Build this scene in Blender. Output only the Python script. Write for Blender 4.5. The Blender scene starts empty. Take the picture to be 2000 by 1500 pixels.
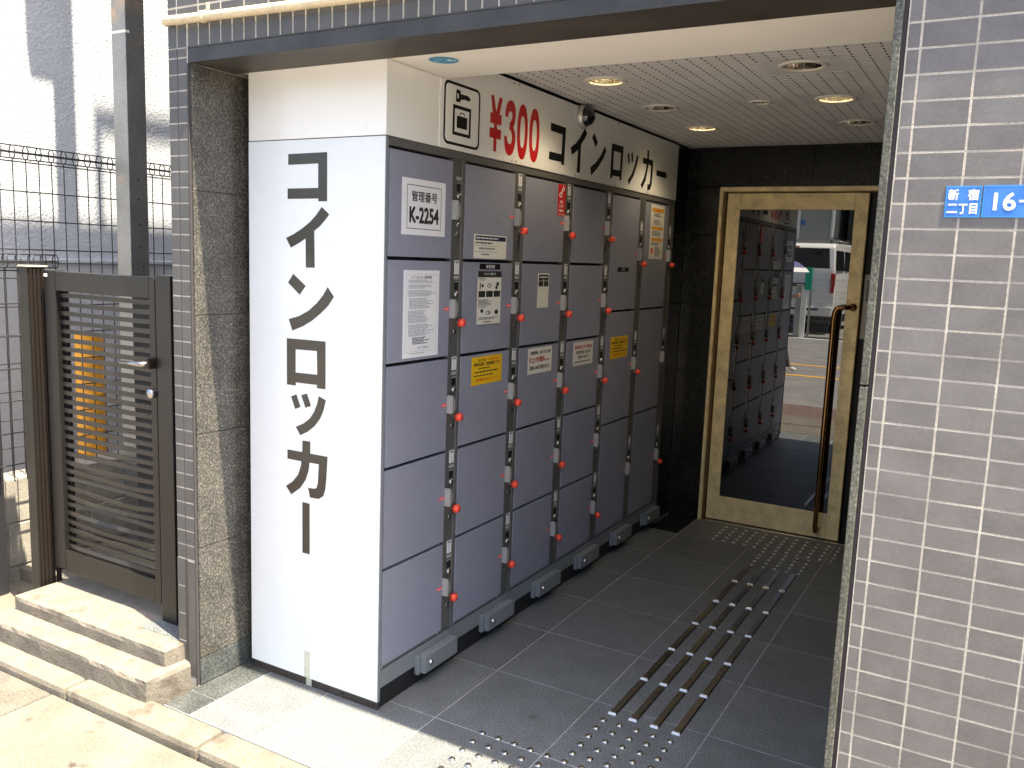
import bpy, bmesh, math, random
from mathutils import Vector, Matrix, noise
random.seed(11)
S = bpy.context.scene; C = S.collection
RAD = math.radians
# ---------------------------------------------------------------- camera
cd = bpy.data.cameras.new('camera'); cam = bpy.data.objects.new('camera', cd); C.objects.link(cam)
cd.sensor_width = 36; cd.lens = 1690.8/2000*36; cd.clip_start = .02; cd.clip_end = 2000
_r = Vector((0.86561513, 0.49936743, 0.03664171)); _u = Vector((-0.10261605, 0.10529824, 0.98913206)); _f = Vector((-0.49008202, 0.8599677, -0.14239086))
cam.matrix_world = Matrix(((_r.x, _u.x, -_f.x, 1.7247), (_r.y, _u.y, -_f.y, -2.1833), (_r.z, _u.z, -_f.z, 1.5393), (0, 0, 0, 1)))
S.camera = cam
S.render.resolution_x = 1024; S.render.resolution_y = 768
# ---------------------------------------------------------------- sky, sun, exposure
TO_SUN = Vector((.386, -.096, 1)).normalized()
w = bpy.data.worlds.new('World'); S.world = w; w.use_nodes = True
nt = w.node_tree; bgn = nt.nodes['Background']; sky = nt.nodes.new('ShaderNodeTexSky')
sky.sky_type = 'NISHITA'; sky.sun_disc = False; sky.air_density = 1; sky.dust_density = 3.5; sky.ozone_density = .6
sky.sun_elevation = math.asin(TO_SUN.z); sky.sun_rotation = math.atan2(TO_SUN.x, TO_SUN.y)
nt.links.new(sky.outputs[0], bgn.inputs[0]); bgn.inputs[1].default_value = .12
sd = bpy.data.lights.new('sun', 'SUN'); sd.energy = 5.0; sd.angle = RAD(.55); sd.color = (1, .885, .69)
so = bpy.data.objects.new('sun', sd); C.objects.link(so); so.rotation_euler = (-TO_SUN).to_track_quat('-Z', 'Y').to_euler(); so.location = (3, -1, 9)
V = S.view_settings; V.view_transform = 'Standard'; V.look = 'None'; V.gamma = 1; V.use_curve_mapping = False; V.exposure = 2.12

# ---------------------------------------------------------------- materials
MATS = {}
def mat(name, col, rough=.5, metal=0, var=0, vs=8, var2=0, vs2=60, bump=0, bs=200, orand=0, coat=0, emit=0, spec=.5, tint=None):
    m = bpy.data.materials.new(name); m.use_nodes = True; n = m.node_tree.nodes; L = m.node_tree.links
    b = n['Principled BSDF']; b.inputs['Roughness'].default_value = rough; b.inputs['Metallic'].default_value = metal
    b.inputs['Specular IOR Level'].default_value = spec
    if coat: b.inputs['Coat Weight'].default_value = coat; b.inputs['Coat Roughness'].default_value = .06
    c4 = (*col, 1); out = None
    if var or var2 or bump:
        g = n.new('ShaderNodeNewGeometry')
    def nz(scale, det=3):
        t = n.new('ShaderNodeTexNoise'); t.inputs['Scale'].default_value = scale; t.inputs['Detail'].default_value = det
        L.new(g.outputs['Position'], t.inputs['Vector']); return t
    if var or var2 or orand:
        mx = n.new('ShaderNodeHueSaturation'); mx.inputs['Color'].default_value = c4; src = None
        def add(sock, amp):
            nonlocal src
            mr = n.new('ShaderNodeMapRange'); mr.clamp = False
            lo, hi = (0, 1) if sock.name == 'Random' else (.32, .68)
            mr.inputs[1].default_value = lo; mr.inputs[2].default_value = hi; mr.inputs[3].default_value = -amp; mr.inputs[4].default_value = amp
            L.new(sock, mr.inputs[0]); a = n.new('ShaderNodeMath'); a.operation = 'ADD'; L.new(mr.outputs[0], a.inputs[0])
            if src: L.new(src, a.inputs[1])
            else: a.inputs[1].default_value = 1
            src = a.outputs[0]
        if var: add(nz(vs).outputs[0], var)
        if var2: add(nz(vs2, 2).outputs[0], var2)
        if orand:
            oi = n.new('ShaderNodeObjectInfo'); add(oi.outputs['Random'], orand)
        L.new(src, mx.inputs['Value']); out = mx.outputs[0]
        if tint:
            mm = n.new('ShaderNodeMix'); mm.data_type = 'RGBA'; L.new(out, mm.inputs[6]); mm.inputs[7].default_value = (*tint[0], 1)
            r = n.new('ShaderNodeMapRange'); L.new(nz(tint[1], 4).outputs[0], r.inputs[0]); r.inputs[1].default_value = tint[2]; r.inputs[2].default_value = tint[2]+tint[3]; L.new(r.outputs[0], mm.inputs[0]); out = mm.outputs[2]
        L.new(out, b.inputs['Base Color'])
    else: b.inputs['Base Color'].default_value = c4
    if bump:
        bn = n.new('ShaderNodeBump'); bn.inputs['Strength'].default_value = min(1, bump); bn.inputs['Distance'].default_value = .002*max(1, bump)
        L.new(nz(bs, 3).outputs[0], bn.inputs['Height']); L.new(bn.outputs[0], b.inputs['Normal'])
    if emit: b.inputs['Emission Color'].default_value = c4; b.inputs['Emission Strength'].default_value = emit
    MATS[name] = m; return m
def granite(name, dark, mid, light, scale, rough, coat=0, cloud=.25, orand=0, spots=0):
    m = bpy.data.materials.new(name); m.use_nodes = True; n = m.node_tree.nodes; L = m.node_tree.links; b = n['Principled BSDF']
    g = n.new('ShaderNodeNewGeometry'); t = n.new('ShaderNodeTexNoise'); t.inputs['Scale'].default_value = scale; t.inputs['Detail'].default_value = 6; t.inputs['Roughness'].default_value = .75
    L.new(g.outputs['Position'], t.inputs['Vector']); r = n.new('ShaderNodeValToRGB'); L.new(t.outputs[0], r.inputs[0])
    e = r.color_ramp.elements; e[0].position = .38; e[0].color = (*dark, 1); e[1].position = .70; e[1].color = (*light, 1); x = e.new(.52); x.color = (*mid, 1)
    t2 = n.new('ShaderNodeTexNoise'); t2.inputs['Scale'].default_value = 9; L.new(g.outputs['Position'], t2.inputs['Vector'])
    h = n.new('ShaderNodeHueSaturation'); mr = n.new('ShaderNodeMapRange'); L.new(t2.outputs[0], mr.inputs[0]); mr.inputs[1].default_value = .3; mr.inputs[2].default_value = .7; mr.inputs[3].default_value = 1-cloud; mr.inputs[4].default_value = 1+cloud
    oi = n.new('ShaderNodeObjectInfo'); m3 = n.new('ShaderNodeMath'); m3.operation = 'MULTIPLY_ADD'; L.new(oi.outputs['Random'], m3.inputs[0]); m3.inputs[1].default_value = orand*2; m3.inputs[2].default_value = 1-orand
    m4 = n.new('ShaderNodeMath'); m4.operation = 'MULTIPLY'; L.new(mr.outputs[0], m4.inputs[0]); L.new(m3.outputs[0], m4.inputs[1]); val = m4.outputs[0]
    if spots:      # gum marks and worn patches
        vo = n.new('ShaderNodeTexVoronoi'); vo.inputs['Scale'].default_value = 4.2; t5 = n.new('ShaderNodeTexNoise'); t5.inputs['Scale'].default_value = 22; L.new(g.outputs['Position'], t5.inputs['Vector'])
        L.new(g.outputs['Position'], vo.inputs['Vector']); ad = n.new('ShaderNodeMath'); ad.operation = 'MULTIPLY_ADD'; L.new(t5.outputs[0], ad.inputs[0]); ad.inputs[1].default_value = .12; L.new(vo.outputs['Distance'], ad.inputs[2])
        m5 = n.new('ShaderNodeMapRange'); L.new(ad.outputs[0], m5.inputs[0]); m5.inputs[1].default_value = .10; m5.inputs[2].default_value = .15; m5.inputs[3].default_value = 1-spots; m5.inputs[4].default_value = 1
        m6 = n.new('ShaderNodeMath'); m6.operation = 'MULTIPLY'; L.new(val, m6.inputs[0]); L.new(m5.outputs[0], m6.inputs[1]); val = m6.outputs[0]
    L.new(val, h.inputs['Value']); L.new(r.outputs[0], h.inputs['Color']); L.new(h.outputs[0], b.inputs['Base Color'])
    b.inputs['Roughness'].default_value = rough; b.inputs['Coat Weight'].default_value = coat; b.inputs['Coat Roughness'].default_value = .08
    MATS[name] = m; return m
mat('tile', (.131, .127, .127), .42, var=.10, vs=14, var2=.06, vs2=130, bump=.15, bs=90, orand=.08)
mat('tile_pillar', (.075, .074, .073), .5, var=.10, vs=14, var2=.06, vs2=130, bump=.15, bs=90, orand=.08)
mat('grout', (.37, .345, .305), .9, var=.2, vs=9, var2=.15, vs2=160, bump=.6, bs=400)
mat('core', (.3, .3, .3), .9)
mat('caulk', (.05, .045, .05), .8)
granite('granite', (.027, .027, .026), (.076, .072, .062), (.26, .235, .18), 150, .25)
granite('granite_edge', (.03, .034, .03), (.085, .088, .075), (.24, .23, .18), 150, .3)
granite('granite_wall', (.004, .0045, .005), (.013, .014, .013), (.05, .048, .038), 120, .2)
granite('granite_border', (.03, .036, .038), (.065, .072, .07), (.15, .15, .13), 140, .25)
granite('floor_stone', (.064, .069, .071), (.142, .152, .154), (.29, .305, .305), 165, .5, 0, .10, .09, .35)
mat('floor_grout', (.33, .335, .33), .95, var=.2, vs=20)
mat('stone_light', (.165, .148, .122), .85, var=.22, vs=9, var2=.18, vs2=120, bump=.9, bs=120, tint=((.075, .058, .042), 9, .56, .16))
mat('kerb_stone', (.15, .134, .105), .88, var=.2, vs=11, var2=.2, vs2=150, bump=.9, bs=160, orand=.06, tint=((.075, .055, .042), 8, .58, .15))
mat('slab', (.14, .126, .10), .9, var=.15, vs=5, var2=.22, vs2=170, bump=.7, bs=220, orand=.06, tint=((.06, .05, .04), 9, .66, .06))
mat('slab_dark', (.11, .10, .082), .9, var=.25, vs=5, var2=.3, vs2=170, bump=.8, bs=220)
mat('asphalt', (.18, .18, .175), .9, var=.15, vs=3, var2=.3, vs2=200, bump=.8, bs=300)
mat('brown_paver', (.13, .085, .075), .85, var=.3, vs=30, var2=.2, vs2=140, bump=.5, bs=60)
mat('ground', (.2, .2, .19), .95, var=.2, vs=.5)
mat('line_yellow', (.7, .38, .03), .7, var=.15, vs=20)
mat('line_white', (.7, .7, .68), .7, var=.15, vs=20)
mat('white_panel', (.76, .80, .825), .35, var=.02, vs=2.2, var2=.012, vs2=25, coat=.35)
mat('white_sign', (.88, .88, .85), .3, var=.02, vs=3, coat=.5)
mat('soffit', (.87, .845, .79), .6, var=.02, vs=5, bump=.1, bs=50)
mat('black_print', (.008, .007, .007), .6, spec=.2)
mat('black_vinyl', (.030, .027, .022), .3, coat=.3)
mat('red_print', (.52, .008, .010), .4)
mat('lintel_steel', (.034, .034, .035), .5, metal=.05, var=.3, vs=6, var2=.1, vs2=60, bump=.2, bs=60)
mat('lintel_under', (.045, .041, .034), .55, var=.25, vs=5)
mat('locker_door', (.262, .27, .335), .52, spec=.35, var=.045, vs=2.5, var2=.02, vs2=30, bump=.06, bs=900, orand=.025)
mat('locker_frame', (.115, .115, .112), .42, var=.06, vs=6)
mat('lock_strip', (.095, .095, .088), .4, var=.05, vs=8)
mat('locker_base', (.20, .22, .23), .42, var=.06, vs=6)
mat('black_gap', (.008, .008, .009), .6)
mat('plinth', (.012, .012, .013), .5, var=.3, vs=12)
mat('plinth_brown', (.05, .038, .033), .5, var=.3, vs=14)
mat('handle_grey', (.36, .36, .35), .42)
mat('steel', (.55, .55, .54), .28, metal=1)
mat('steel_dark', (.40, .39, .38), .3, metal=1, var=.15, vs=30)
mat('key_orange', (1, .10, .055), .4)
mat('paper', (.80, .80, .82), .7, var=.015, vs=20)
mat('paper_cream', (.76, .74, .66), .6)
mat('paper_yellow', (.82, .50, .012), .55)
mat('paper_orange', (.70, .36, .03), .55)
mat('ink', (.02, .02, .02), .7)
mat('ink_grey', (.17, .17, .18), .7)
mat('ink_navy', (.012, .013, .06), .6)
mat('ink_light', (.38, .38, .40), .7)
mat('ink_red', (.45, .01, .01), .6)
mat('ink_orange', (.75, .13, .005), .6)
mat('sticker_red', (.62, .012, .012), .45); mat('tag_red', (.95, .03, .03), .45)
mat('sticker_blue', (.03, .27, .50), .4)
mat('plate_blue', (.05, .18, .56), .3, var=.15, vs=30, coat=.4)
mat('white_enamel', (.82, .86, .9), .3)
mat('door_gold', (.90, .745, .40), .45, metal=.1, var=.16, vs=14, var2=.2, vs2=230, bump=.35, bs=260)
mat('frame_bronze', (.16, .085, .03), .4, metal=.4, var=.15, vs=20)
mat('handle_bronze', (.30, .17, .07), .2, metal=1)
mat('ceiling_board', (.69, .685, .67), .85, var=.05, vs=5, bump=.3, bs=120)
mat('slot_dark', (.03, .026, .02), .9)
mat('light_ring', (.78, .74, .66), .4)
mat('reflector', (.75, .72, .66), .12, metal=1)
mat('lamp_lit', (1, .78, .42), .5, emit=10)
mat('lamp_off', (.75, .72, .62), .3)
mat('gate_bronze', (.013, .012, .011), .38, metal=.1, var=.12, vs=9, var2=.05, vs2=90)
mat('gate_slat', (.028, .026, .023), .36, metal=.15, var=.12, vs=9)
mat('gate_dark', (.022, .015, .012), .45, metal=.3, var=.2, vs=30)
mat('fence_wire', (.03, .03, .033), .5, metal=.3)
mat('block', (.30, .28, .24), .9, var=.2, vs=10, var2=.15, vs2=120, bump=.9, bs=120)
mat('stucco', (.46, .485, .52), .9, var=.05, vs=6, bump=3.0, bs=75)
mat('stucco_base', (.42, .43, .44), .9, var=.05, vs=6, bump=1.6, bs=70)
mat('post_steel', (.30, .295, .285), .38, metal=.75, var=.14, vs=5, var2=.08, vs2=60, tint=((.50, .36, .24), 4, .60, .12))
mat('sleeve', (.85, .38, .02), .45, var=.1, vs=9)
mat('pipe_cream', (.62, .53, .36), .5, var=.1, vs=20, var2=.1, vs2=120)
mat('tape', (.55, .56, .44), .5, var=.1, vs=60)
mat('van_white', (.80, .80, .78), .25, coat=.6)
mat('van_glass', (.012, .014, .016), .05, spec=.8)
mat('van_black', (.02, .02, .02), .5)
mat('tyre', (.02, .02, .02), .8)
mat('tail_red', (.40, .01, .012), .2, coat=.6)
mat('green_sign', (.02, .42, .26), .4)
mat('post_white', (.78, .78, .74), .5)
mat('concrete_far', (.36, .37, .34), .9, var=.08, vs=.7)
mat('window_dark', (.03, .032, .03), .1)
mat('umbrella', (.10, .10, .26), .6)
mat('umbrella_white', (.8, .8, .82), .6)
mat('skin', (.55, .33, .23), .55); mat('shirt', (.62, .62, .6), .8); mat('trousers', (.05, .05, .06), .8); mat('shoe', (.75, .73, .7), .6); mat('hair', (.015, .012, .01), .5)
mat('lens_black', (.008, .008, .009), .06, coat=1)
mat('camera_silver', (.62, .60, .57), .38, metal=.6)
mat('glint_steel', (.72, .72, .70), .5, metal=.5)  # brighter metal with the sky glint of the bar ends in its colour
mat('intercom', (.42, .40, .36), .4)
# tinted mirror-like glass of the entrance door
m = bpy.data.materials.new('door_glass'); m.use_nodes = True; b = m.node_tree.nodes['Principled BSDF']
b.inputs['Base Color'].default_value = (.135, .135, .135, 1); b.inputs['Metallic'].default_value = 1; b.inputs['Roughness'].default_value = .0
MATS['door_glass'] = m

# ---------------------------------------------------------------- mesh helpers
WLOC = {}
def tag(o, label=None, cat=None, group=None, kind=None):
    if label: o['label'] = label
    if cat: o['category'] = cat
    if group: o['group'] = group
    if kind: o['kind'] = kind
    return o
def place(o, loc, parent):
    C.objects.link(o); loc = Vector(loc)
    if parent is not None: o.parent = parent; o.location = loc-WLOC[parent]
    else: o.location = loc
    WLOC[o] = loc; return o
def empty(name, loc, label, cat, group=None):
    o = bpy.data.objects.new(name, None); o.empty_display_size = .05
    return tag(place(o, loc, None), label, cat, group)
BOX = {}
def box(name, x0, x1, y0, y1, z0, z1, m, parent=None, bev=.0015, seg=1):
    d = (round(abs(x1-x0), 5), round(abs(y1-y0), 5), round(abs(z1-z0), 5)); k = (d, m, bev, seg)
    if k not in BOX:
        bm = bmesh.new(); bmesh.ops.create_cube(bm, size=1, matrix=Matrix.Diagonal((*d, 1)))
        if bev: bmesh.ops.bevel(bm, geom=bm.edges[:], offset=min(bev, min(d)*.45), segments=seg, affect='EDGES', profile=.6)
        me = bpy.data.meshes.new(name); bm.to_mesh(me); bm.free(); me.materials.append(MATS[m]); BOX[k] = me
    o = bpy.data.objects.new(name, BOX[k]); return place(o, ((x0+x1)/2, (y0+y1)/2, (z0+z1)/2), parent)
class G:
    def __init__(s): s.v = []; s.f = []
    def quad(s, *p):
        i = len(s.v); s.v += [tuple(a) for a in p]; s.f.append(tuple(range(i, i+len(p)))); return s
    def box(s, x0, x1, y0, y1, z0, z1):
        i = len(s.v); s.v += [(x, y, z) for z in (z0, z1) for x, y in ((x0, y0), (x1, y0), (x1, y1), (x0, y1))]
        s.f += [(i+3, i+2, i+1, i), (i+4, i+5, i+6, i+7)]+[(i+a, i+(a+1) % 4, i+4+(a+1) % 4, i+4+a) for a in range(4)]; return s
    def tube(s, path, r, n=8, cap=True, close=False):
        P = [Vector(p) for p in path]; m_ = len(P); rs = r if isinstance(r, (list, tuple)) else [r]*m_; base = len(s.v); prev = None
        for j, p in enumerate(P):
            if close: t = P[(j+1) % m_]-P[j-1]
            else: t = P[min(j+1, m_-1)]-P[max(j-1, 0)]
            t.normalize(); a = prev if prev is not None else (Vector((0, 0, 1)) if abs(t.z) < .9 else Vector((1, 0, 0)))
            u = (a-t*a.dot(t)).normalized(); q = t.cross(u); prev = u
            s.v += [tuple(p+(u*math.cos(2*math.pi*k/n)+q*math.sin(2*math.pi*k/n))*rs[j]) for k in range(n)]
        for j in range(m_ if close else m_-1):
            A = base+j*n; B = base+((j+1) % m_)*n
            s.f += [(A+k, A+(k+1) % n, B+(k+1) % n, B+k) for k in range(n)]
        if cap and not close: s.f += [tuple(base+k for k in range(n))[::-1], tuple(base+(m_-1)*n+k for k in range(n))]
        return s
    def lathe(s, prof, c, axis='z', n=28):      # prof: (radius, height)
        base = len(s.v); c = Vector(c)
        for r, h in prof:
            for k in range(n):
                a = 2*math.pi*k/n; p = {'z': (r*math.cos(a), r*math.sin(a), h), 'x': (h, r*math.cos(a), r*math.sin(a)), 'y': (r*math.cos(a), h, r*math.sin(a))}[axis]
                s.v.append(tuple(c+Vector(p)))
        for j in range(len(prof)-1):
            A = base+j*n; B = A+n; s.f += [(A+k, A+(k+1) % n, B+(k+1) % n, B+k) for k in range(n)]
        return s
    def poly(s, pts, fn, d=0): return s.quad(*[fn(u, v, d) for u, v in pts])
    def ring(s, o_, i_, fn, d=0):
        from mathutils.geometry import tessellate_polygon
        P = [Vector((u, v, 0)) for u, v in o_]; Q = [Vector((u, v, 0)) for u, v in i_]; b = len(s.v)
        s.v += [tuple(fn(p.x, p.y, d)) for p in P+Q]; s.f += [tuple(b+k for k in t) for t in tessellate_polygon([P, Q])]; return s
    def build(s, name, m, parent=None, bev=0, smooth=False, origin=None):
        V_ = [Vector(p) for p in s.v]; lo = Vector([min(p[i] for p in V_) for i in range(3)]); hi = Vector([max(p[i] for p in V_) for i in range(3)])
        o_ = Vector(origin) if origin else Vector(((lo.x+hi.x)/2, (lo.y+hi.y)/2, lo.z))
        me = bpy.data.meshes.new(name); me.from_pydata([tuple(p-o_) for p in V_], [], s.f); me.materials.append(MATS[m])
        bm = bmesh.new(); bm.from_mesh(me); bmesh.ops.recalc_face_normals(bm, faces=bm.faces[:])
        if bev: bmesh.ops.bevel(bm, geom=[e for e in bm.edges if len(e.link_faces) == 2 and e.calc_face_angle(0) > .5], offset=bev, segments=2, affect='EDGES', profile=.6)
        if smooth:
            for f in bm.faces: f.smooth = True
        bm.to_mesh(me); bm.free()
        return place(bpy.data.objects.new(name, me), o_, parent)
def copy_to(src, name, loc, parent): return place(bpy.data.objects.new(name, src.data), loc, parent)
LOCK = lambda u, v, d=0: (d, u, v)        # plane of the locker doors: u = y, v = z
FRONT = lambda u, v, d=0: (u, -d, v)      # plane facing the street: u = x, v = z
TXT = {}
def txt(s, bold=0.0):
    k = (s, bold)
    if k not in TXT:
        cu = bpy.data.curves.new('lettering', 'FONT'); cu.body = s; cu.offset = bold; cu.resolution_u = 3
        o = bpy.data.objects.new('lettering', cu); C.objects.link(o); dg = bpy.context.evaluated_depsgraph_get(); dg.update()
        me = bpy.data.meshes.new_from_object(o.evaluated_get(dg)); v = [(p.co.x, p.co.y) for p in me.vertices]; f = [tuple(q.vertices) for q in me.polygons]
        bpy.data.objects.remove(o); bpy.data.curves.remove(cu); bpy.data.meshes.remove(me)
        if not v: v = [(0, 0), (1, 0), (1, 1), (0, 1)]; f = [(0, 1, 2, 3)]
        x0 = min(a for a, _ in v); x1 = max(a for a, _ in v); y0 = min(b for _, b in v); y1 = max(b for _, b in v)
        TXT[k] = ([((a-x0)/(x1-x0), (b-y0)/(y1-y0)) for a, b in v], f)
    return TXT[k]
def put_text(g, s, u0, u1, v0, v1, fn, d, bold=.0):
    v, f = txt(s); b = bold*(v1-v0)     # heavier weights: the same glyphs stamped a little to either side
    for j, (a_, c_) in enumerate(((0, 0), (-1, .5), (1, -.5), (-.5, -1), (.5, 1))[:5 if bold else 1]):
        i = len(g.v); g.v += [fn(u0+b+p*(u1-u0-2*b)+a_*b, v0+b+q*(v1-v0-2*b)+c_*b, d+j*.00004) for p, q in v]; g.f += [tuple(i+k for k in q) for q in f]
def rect(g, u0, u1, v0, v1, fn, d): g.quad(fn(u0, v0, d), fn(u1, v0, d), fn(u1, v1, d), fn(u0, v1, d))
def text_rows(g, u0, u1, v0, v1, n, fn, d, fill=.62, ragged=.35):
    p = (v1-v0)/n
    for i in range(n):
        u = u0; end = u1-random.random()*ragged*(u1-u0); va = v1-(i+.5+fill/2)*p
        while u < end:
            l = min(end-u, (u1-u0)*random.uniform(.04, .13)); rect(g, u, u+l, va, va+p*fill, fn, d); u += l+(u1-u0)*.02
# ================================================================ setting: ground, street, floor
def struct(o): return tag(o, kind='structure')
g = G(); g.quad((-300, -300, -.12), (300, -300, -.12), (300, 300, -.12), (-300, 300, -.12)); struct(g.build('ground', 'ground'))
struct(box('road', -60, 60, -13.6, -2.5, -.2, -.075, 'asphalt', None, 0))
struct(box('parking_ground', -60, 60, -40, -13.6, -.2, -.04, 'ground', None, 0))
pv = struct(box('paved_verge', -60, 60, -2.5, -1.56, -.2, -.052, 'brown_paver', None, 0))
for y0, y1, m_ in ((-5.75, -5.62, 'line_yellow'), (-7.35, -7.22, 'line_yellow'), (-13.45, -13.3, 'line_white')):
    struct(box('road_line', -60, 60, y0, y1, -.09, -.071, m_, None, 0))
sw = struct(box('sidewalk', -8, 9, -1.56, -.478, -.2, -.046, 'floor_grout', None, 0))
xs = [-8, -6.8, -5.6, -4.4, -3.2, -2.1, -1.06, .35, 1.7, 3.0, 4.3, 5.6, 7, 9]
for i in range(len(xs)-1):
    for y0, y1 in ((-1.0, -.482), (-1.555, -1.01)):
        box('paving_slab', xs[i]+.004, xs[i+1]-.004, y0, y1-.004, -.10, -.030+random.uniform(-.0015, .0015), 'slab_dark' if i == 5 and y1 > -.5 else 'slab', sw, .004)
kb = struct(box('kerb', -8, 9, -.465, -.362, -.2, -.03, 'floor_grout', None, 0))
x = -7.7
while x < 8.5:
    gg = G().box(x+.003, x+.667, -.48, -.36, -.16, .002+random.uniform(-.003, .002)); gg.build('kerbstone', 'kerb_stone', kb, .02); x += .67
# entrance floor of stone tiles
fl = struct(box('entrance_floor', -.632, 1.47, -.358, 3.4, -.15, -.0012, 'floor_grout', None, 0))
fx = [-.505, -.225, .183, .591, .997, 1.4, 1.468]; fy = [-.356, -.242, .083, .49, .905, 1.32, 1.715, 2.122, 2.53, 2.94, 3.3]
for i in range(len(fx)-1):
    for j in range(len(fy)-1):
        box('floor_tile', fx[i]+.0024, fx[i+1]-.0024, fy[j]+.0024, fy[j+1]-.0024, -.02, random.uniform(-.0004, .0004), 'floor_stone', fl, .0006)
for y0, y1 in ((-.356, -.242), (-.24, .02), (.022, .4)):
    box('border_stone', -.63, -.507, y0, y1, -.02, .0006, 'granite_border', fl, .0009)
box('corner_stone', .004, .181, 2.535, 2.885, -.02, .003, 'granite_wall', fl, .0009)
# ---------------------------------------------------------------- entrance: walls and ceiling
BW = 2.886
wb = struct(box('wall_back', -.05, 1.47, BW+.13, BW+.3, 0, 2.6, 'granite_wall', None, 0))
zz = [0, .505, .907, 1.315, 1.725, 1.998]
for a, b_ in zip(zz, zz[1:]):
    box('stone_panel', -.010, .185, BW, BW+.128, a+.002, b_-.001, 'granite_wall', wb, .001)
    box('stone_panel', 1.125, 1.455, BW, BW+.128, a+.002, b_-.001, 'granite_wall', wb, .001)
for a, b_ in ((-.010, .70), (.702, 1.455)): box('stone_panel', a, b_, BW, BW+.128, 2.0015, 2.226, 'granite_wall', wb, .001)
wl = struct(box('wall_left', -.63, -.56, .6, 3.1, 0, 2.4, 'granite_wall', None, 0))
for a, b_ in zip(zz[:-1]+[1.725], zz[1:-1]+[2.226, 2.226]):
    if b_ > a: box('stone_panel', -.06, -.012, 2.66, BW-.001, a+.002, b_, 'granite_wall', wl, .001)
wr = struct(box('wall_right', 1.462, 1.484, -.19, 3.0, 0, 2.4, 'granite_wall', None, 0))
for j in range(4):
    for a, b_ in zip(zz[:-1], zz[1:-1]+[2.226]):
        box('stone_panel', 1.452, 1.4615, max(.0, -.19+j*.77), min(BW-.002, -.19+(j+1)*.77)-.002, a+.002, b_, 'granite_wall', wr, .001)
CZ = 2.228
lamps = [(.29, .97, 1), (.288, 1.575, 0), (.286, 2.175, 1), (1.028, .96, 0), (1.027, 1.59, 1), (1.02, 2.205, 0), (.728, 1.575, 2)]
# ceiling board with real holes for the downlights
def disc_hole_sheet(name, x0, x1, y0, y1, z, holes, m, parent=None):
    from mathutils.geometry import tessellate_polygon
    polys = [[Vector((x0, y0, z)), Vector((x1, y0, z)), Vector((x1, y1, z)), Vector((x0, y1, z))]]
    for hx, hy, r in holes: polys.append([Vector((hx+r*math.cos(-k*math.pi/16), hy+r*math.sin(-k*math.pi/16), z)) for k in range(32)])
    gg = G(); gg.v = [tuple(p) for q in polys for p in q]; gg.f = [tuple(t) for t in tessellate_polygon(polys)]
    return gg.build(name, m, parent)
cl = struct(disc_hole_sheet('ceiling', -.01, 1.452, .327, BW+.1, CZ, [(a, b_, .064 if k < 2 else .036) for a, b_, k in lamps], 'ceiling_board'))
box('ceiling_void', -.05, 1.47, .33, BW+.1, CZ+.16, CZ+.2, 'core', cl, 0)
gs = G(); y = .36
while y < 2.83:
    k = 0; x = .031
    while x < 1.44:
        if not any(abs(x-a) < (.135 if q < 2 else .075) and abs(y-b_) < (.115 if q < 2 else .07) for a, b_, q in lamps):
            gs.box(x-.0028, x+.0028, y, y+.017, CZ-.0006, CZ+.001)
        x += .0508
    y += .037
tag(gs.build('ceiling_slot', 'slot_dark', cl), kind='stuff')
gl = G(); y = .36+.027
while y < 2.83:
    for a, b_ in ((.01, 1.44),):
        segs = [(a, b_)]
        for lx, ly, q in lamps:
            if abs(y-ly) < (.115 if q < 2 else .07):
                segs = [t for s_ in segs for t in ((s_[0], min(s_[1], lx-.135)), (max(s_[0], lx+.135), s_[1])) if t[1]-t[0] > .02]
        for s0, s1 in segs: gl.box(s0, s1, y-.001, y+.001, CZ-.0009, CZ+.001)
    y += .037
tag(gl.build('ceiling_rib', 'ceiling_board', cl), kind='stuff')
sf = struct(box('soffit_beam', -.632, 1.454, -.010, .325, 2.134, 2.33, 'soffit', None, .003))
# ================================================================ our building
bd = empty('tiled_building', (.4, 0, 0), 'dark tiled building with a deep entrance full of coin lockers', 'building')
core = G().box(-.733, -.641, -.20655, 6, -.1, 6.7).box(1.486, 4.2, -.20655, 6, -.1, 6.7).box(-.641, 1.486, -.20655, .02, 2.174, 6.7).box(-.641, 1.486, .02, 6, 2.6, 6.7).box(-.641, 1.486, 3.2, 6, -.1, 2.6)
core = core.build('wall', 'grout', bd)
box('side_cladding', -.7365, -.7335, -.19, 5.9, .06, 6.69, 'tile_pillar', bd, 0)
PT = .0510
tiles = []      # (x0,x1,z0,z1,material)
r = 0
while r*PT < 2.95:
    z0 = r*PT+.0021; z1 = (r+1)*PT-.0021
    tiles.append((1.489, 1.5113, z0, z1, 'tile')); x = 1.5135
    for c_ in range(9):
        tiles.append((x+.0022, x+.1015-.0022, z0, z1, 'tile')); x += .1015
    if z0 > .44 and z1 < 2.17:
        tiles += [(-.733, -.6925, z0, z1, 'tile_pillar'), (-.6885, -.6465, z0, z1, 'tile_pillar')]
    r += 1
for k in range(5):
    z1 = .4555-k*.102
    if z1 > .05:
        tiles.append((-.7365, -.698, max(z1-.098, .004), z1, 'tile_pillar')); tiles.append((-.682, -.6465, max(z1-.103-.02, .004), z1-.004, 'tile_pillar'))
x = -.641
while x < 1.48:
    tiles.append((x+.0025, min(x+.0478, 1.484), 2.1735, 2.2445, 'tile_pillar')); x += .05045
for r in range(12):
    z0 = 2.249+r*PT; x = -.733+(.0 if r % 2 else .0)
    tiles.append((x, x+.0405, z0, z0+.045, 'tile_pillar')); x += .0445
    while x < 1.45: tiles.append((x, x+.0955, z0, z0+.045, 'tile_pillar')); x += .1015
tiles += [(-.733, -.6925, 2.1445, 2.1705, 'tile_pillar'), (-.6885, -.6465, 2.1445, 2.1705, 'tile_pillar')]
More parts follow.
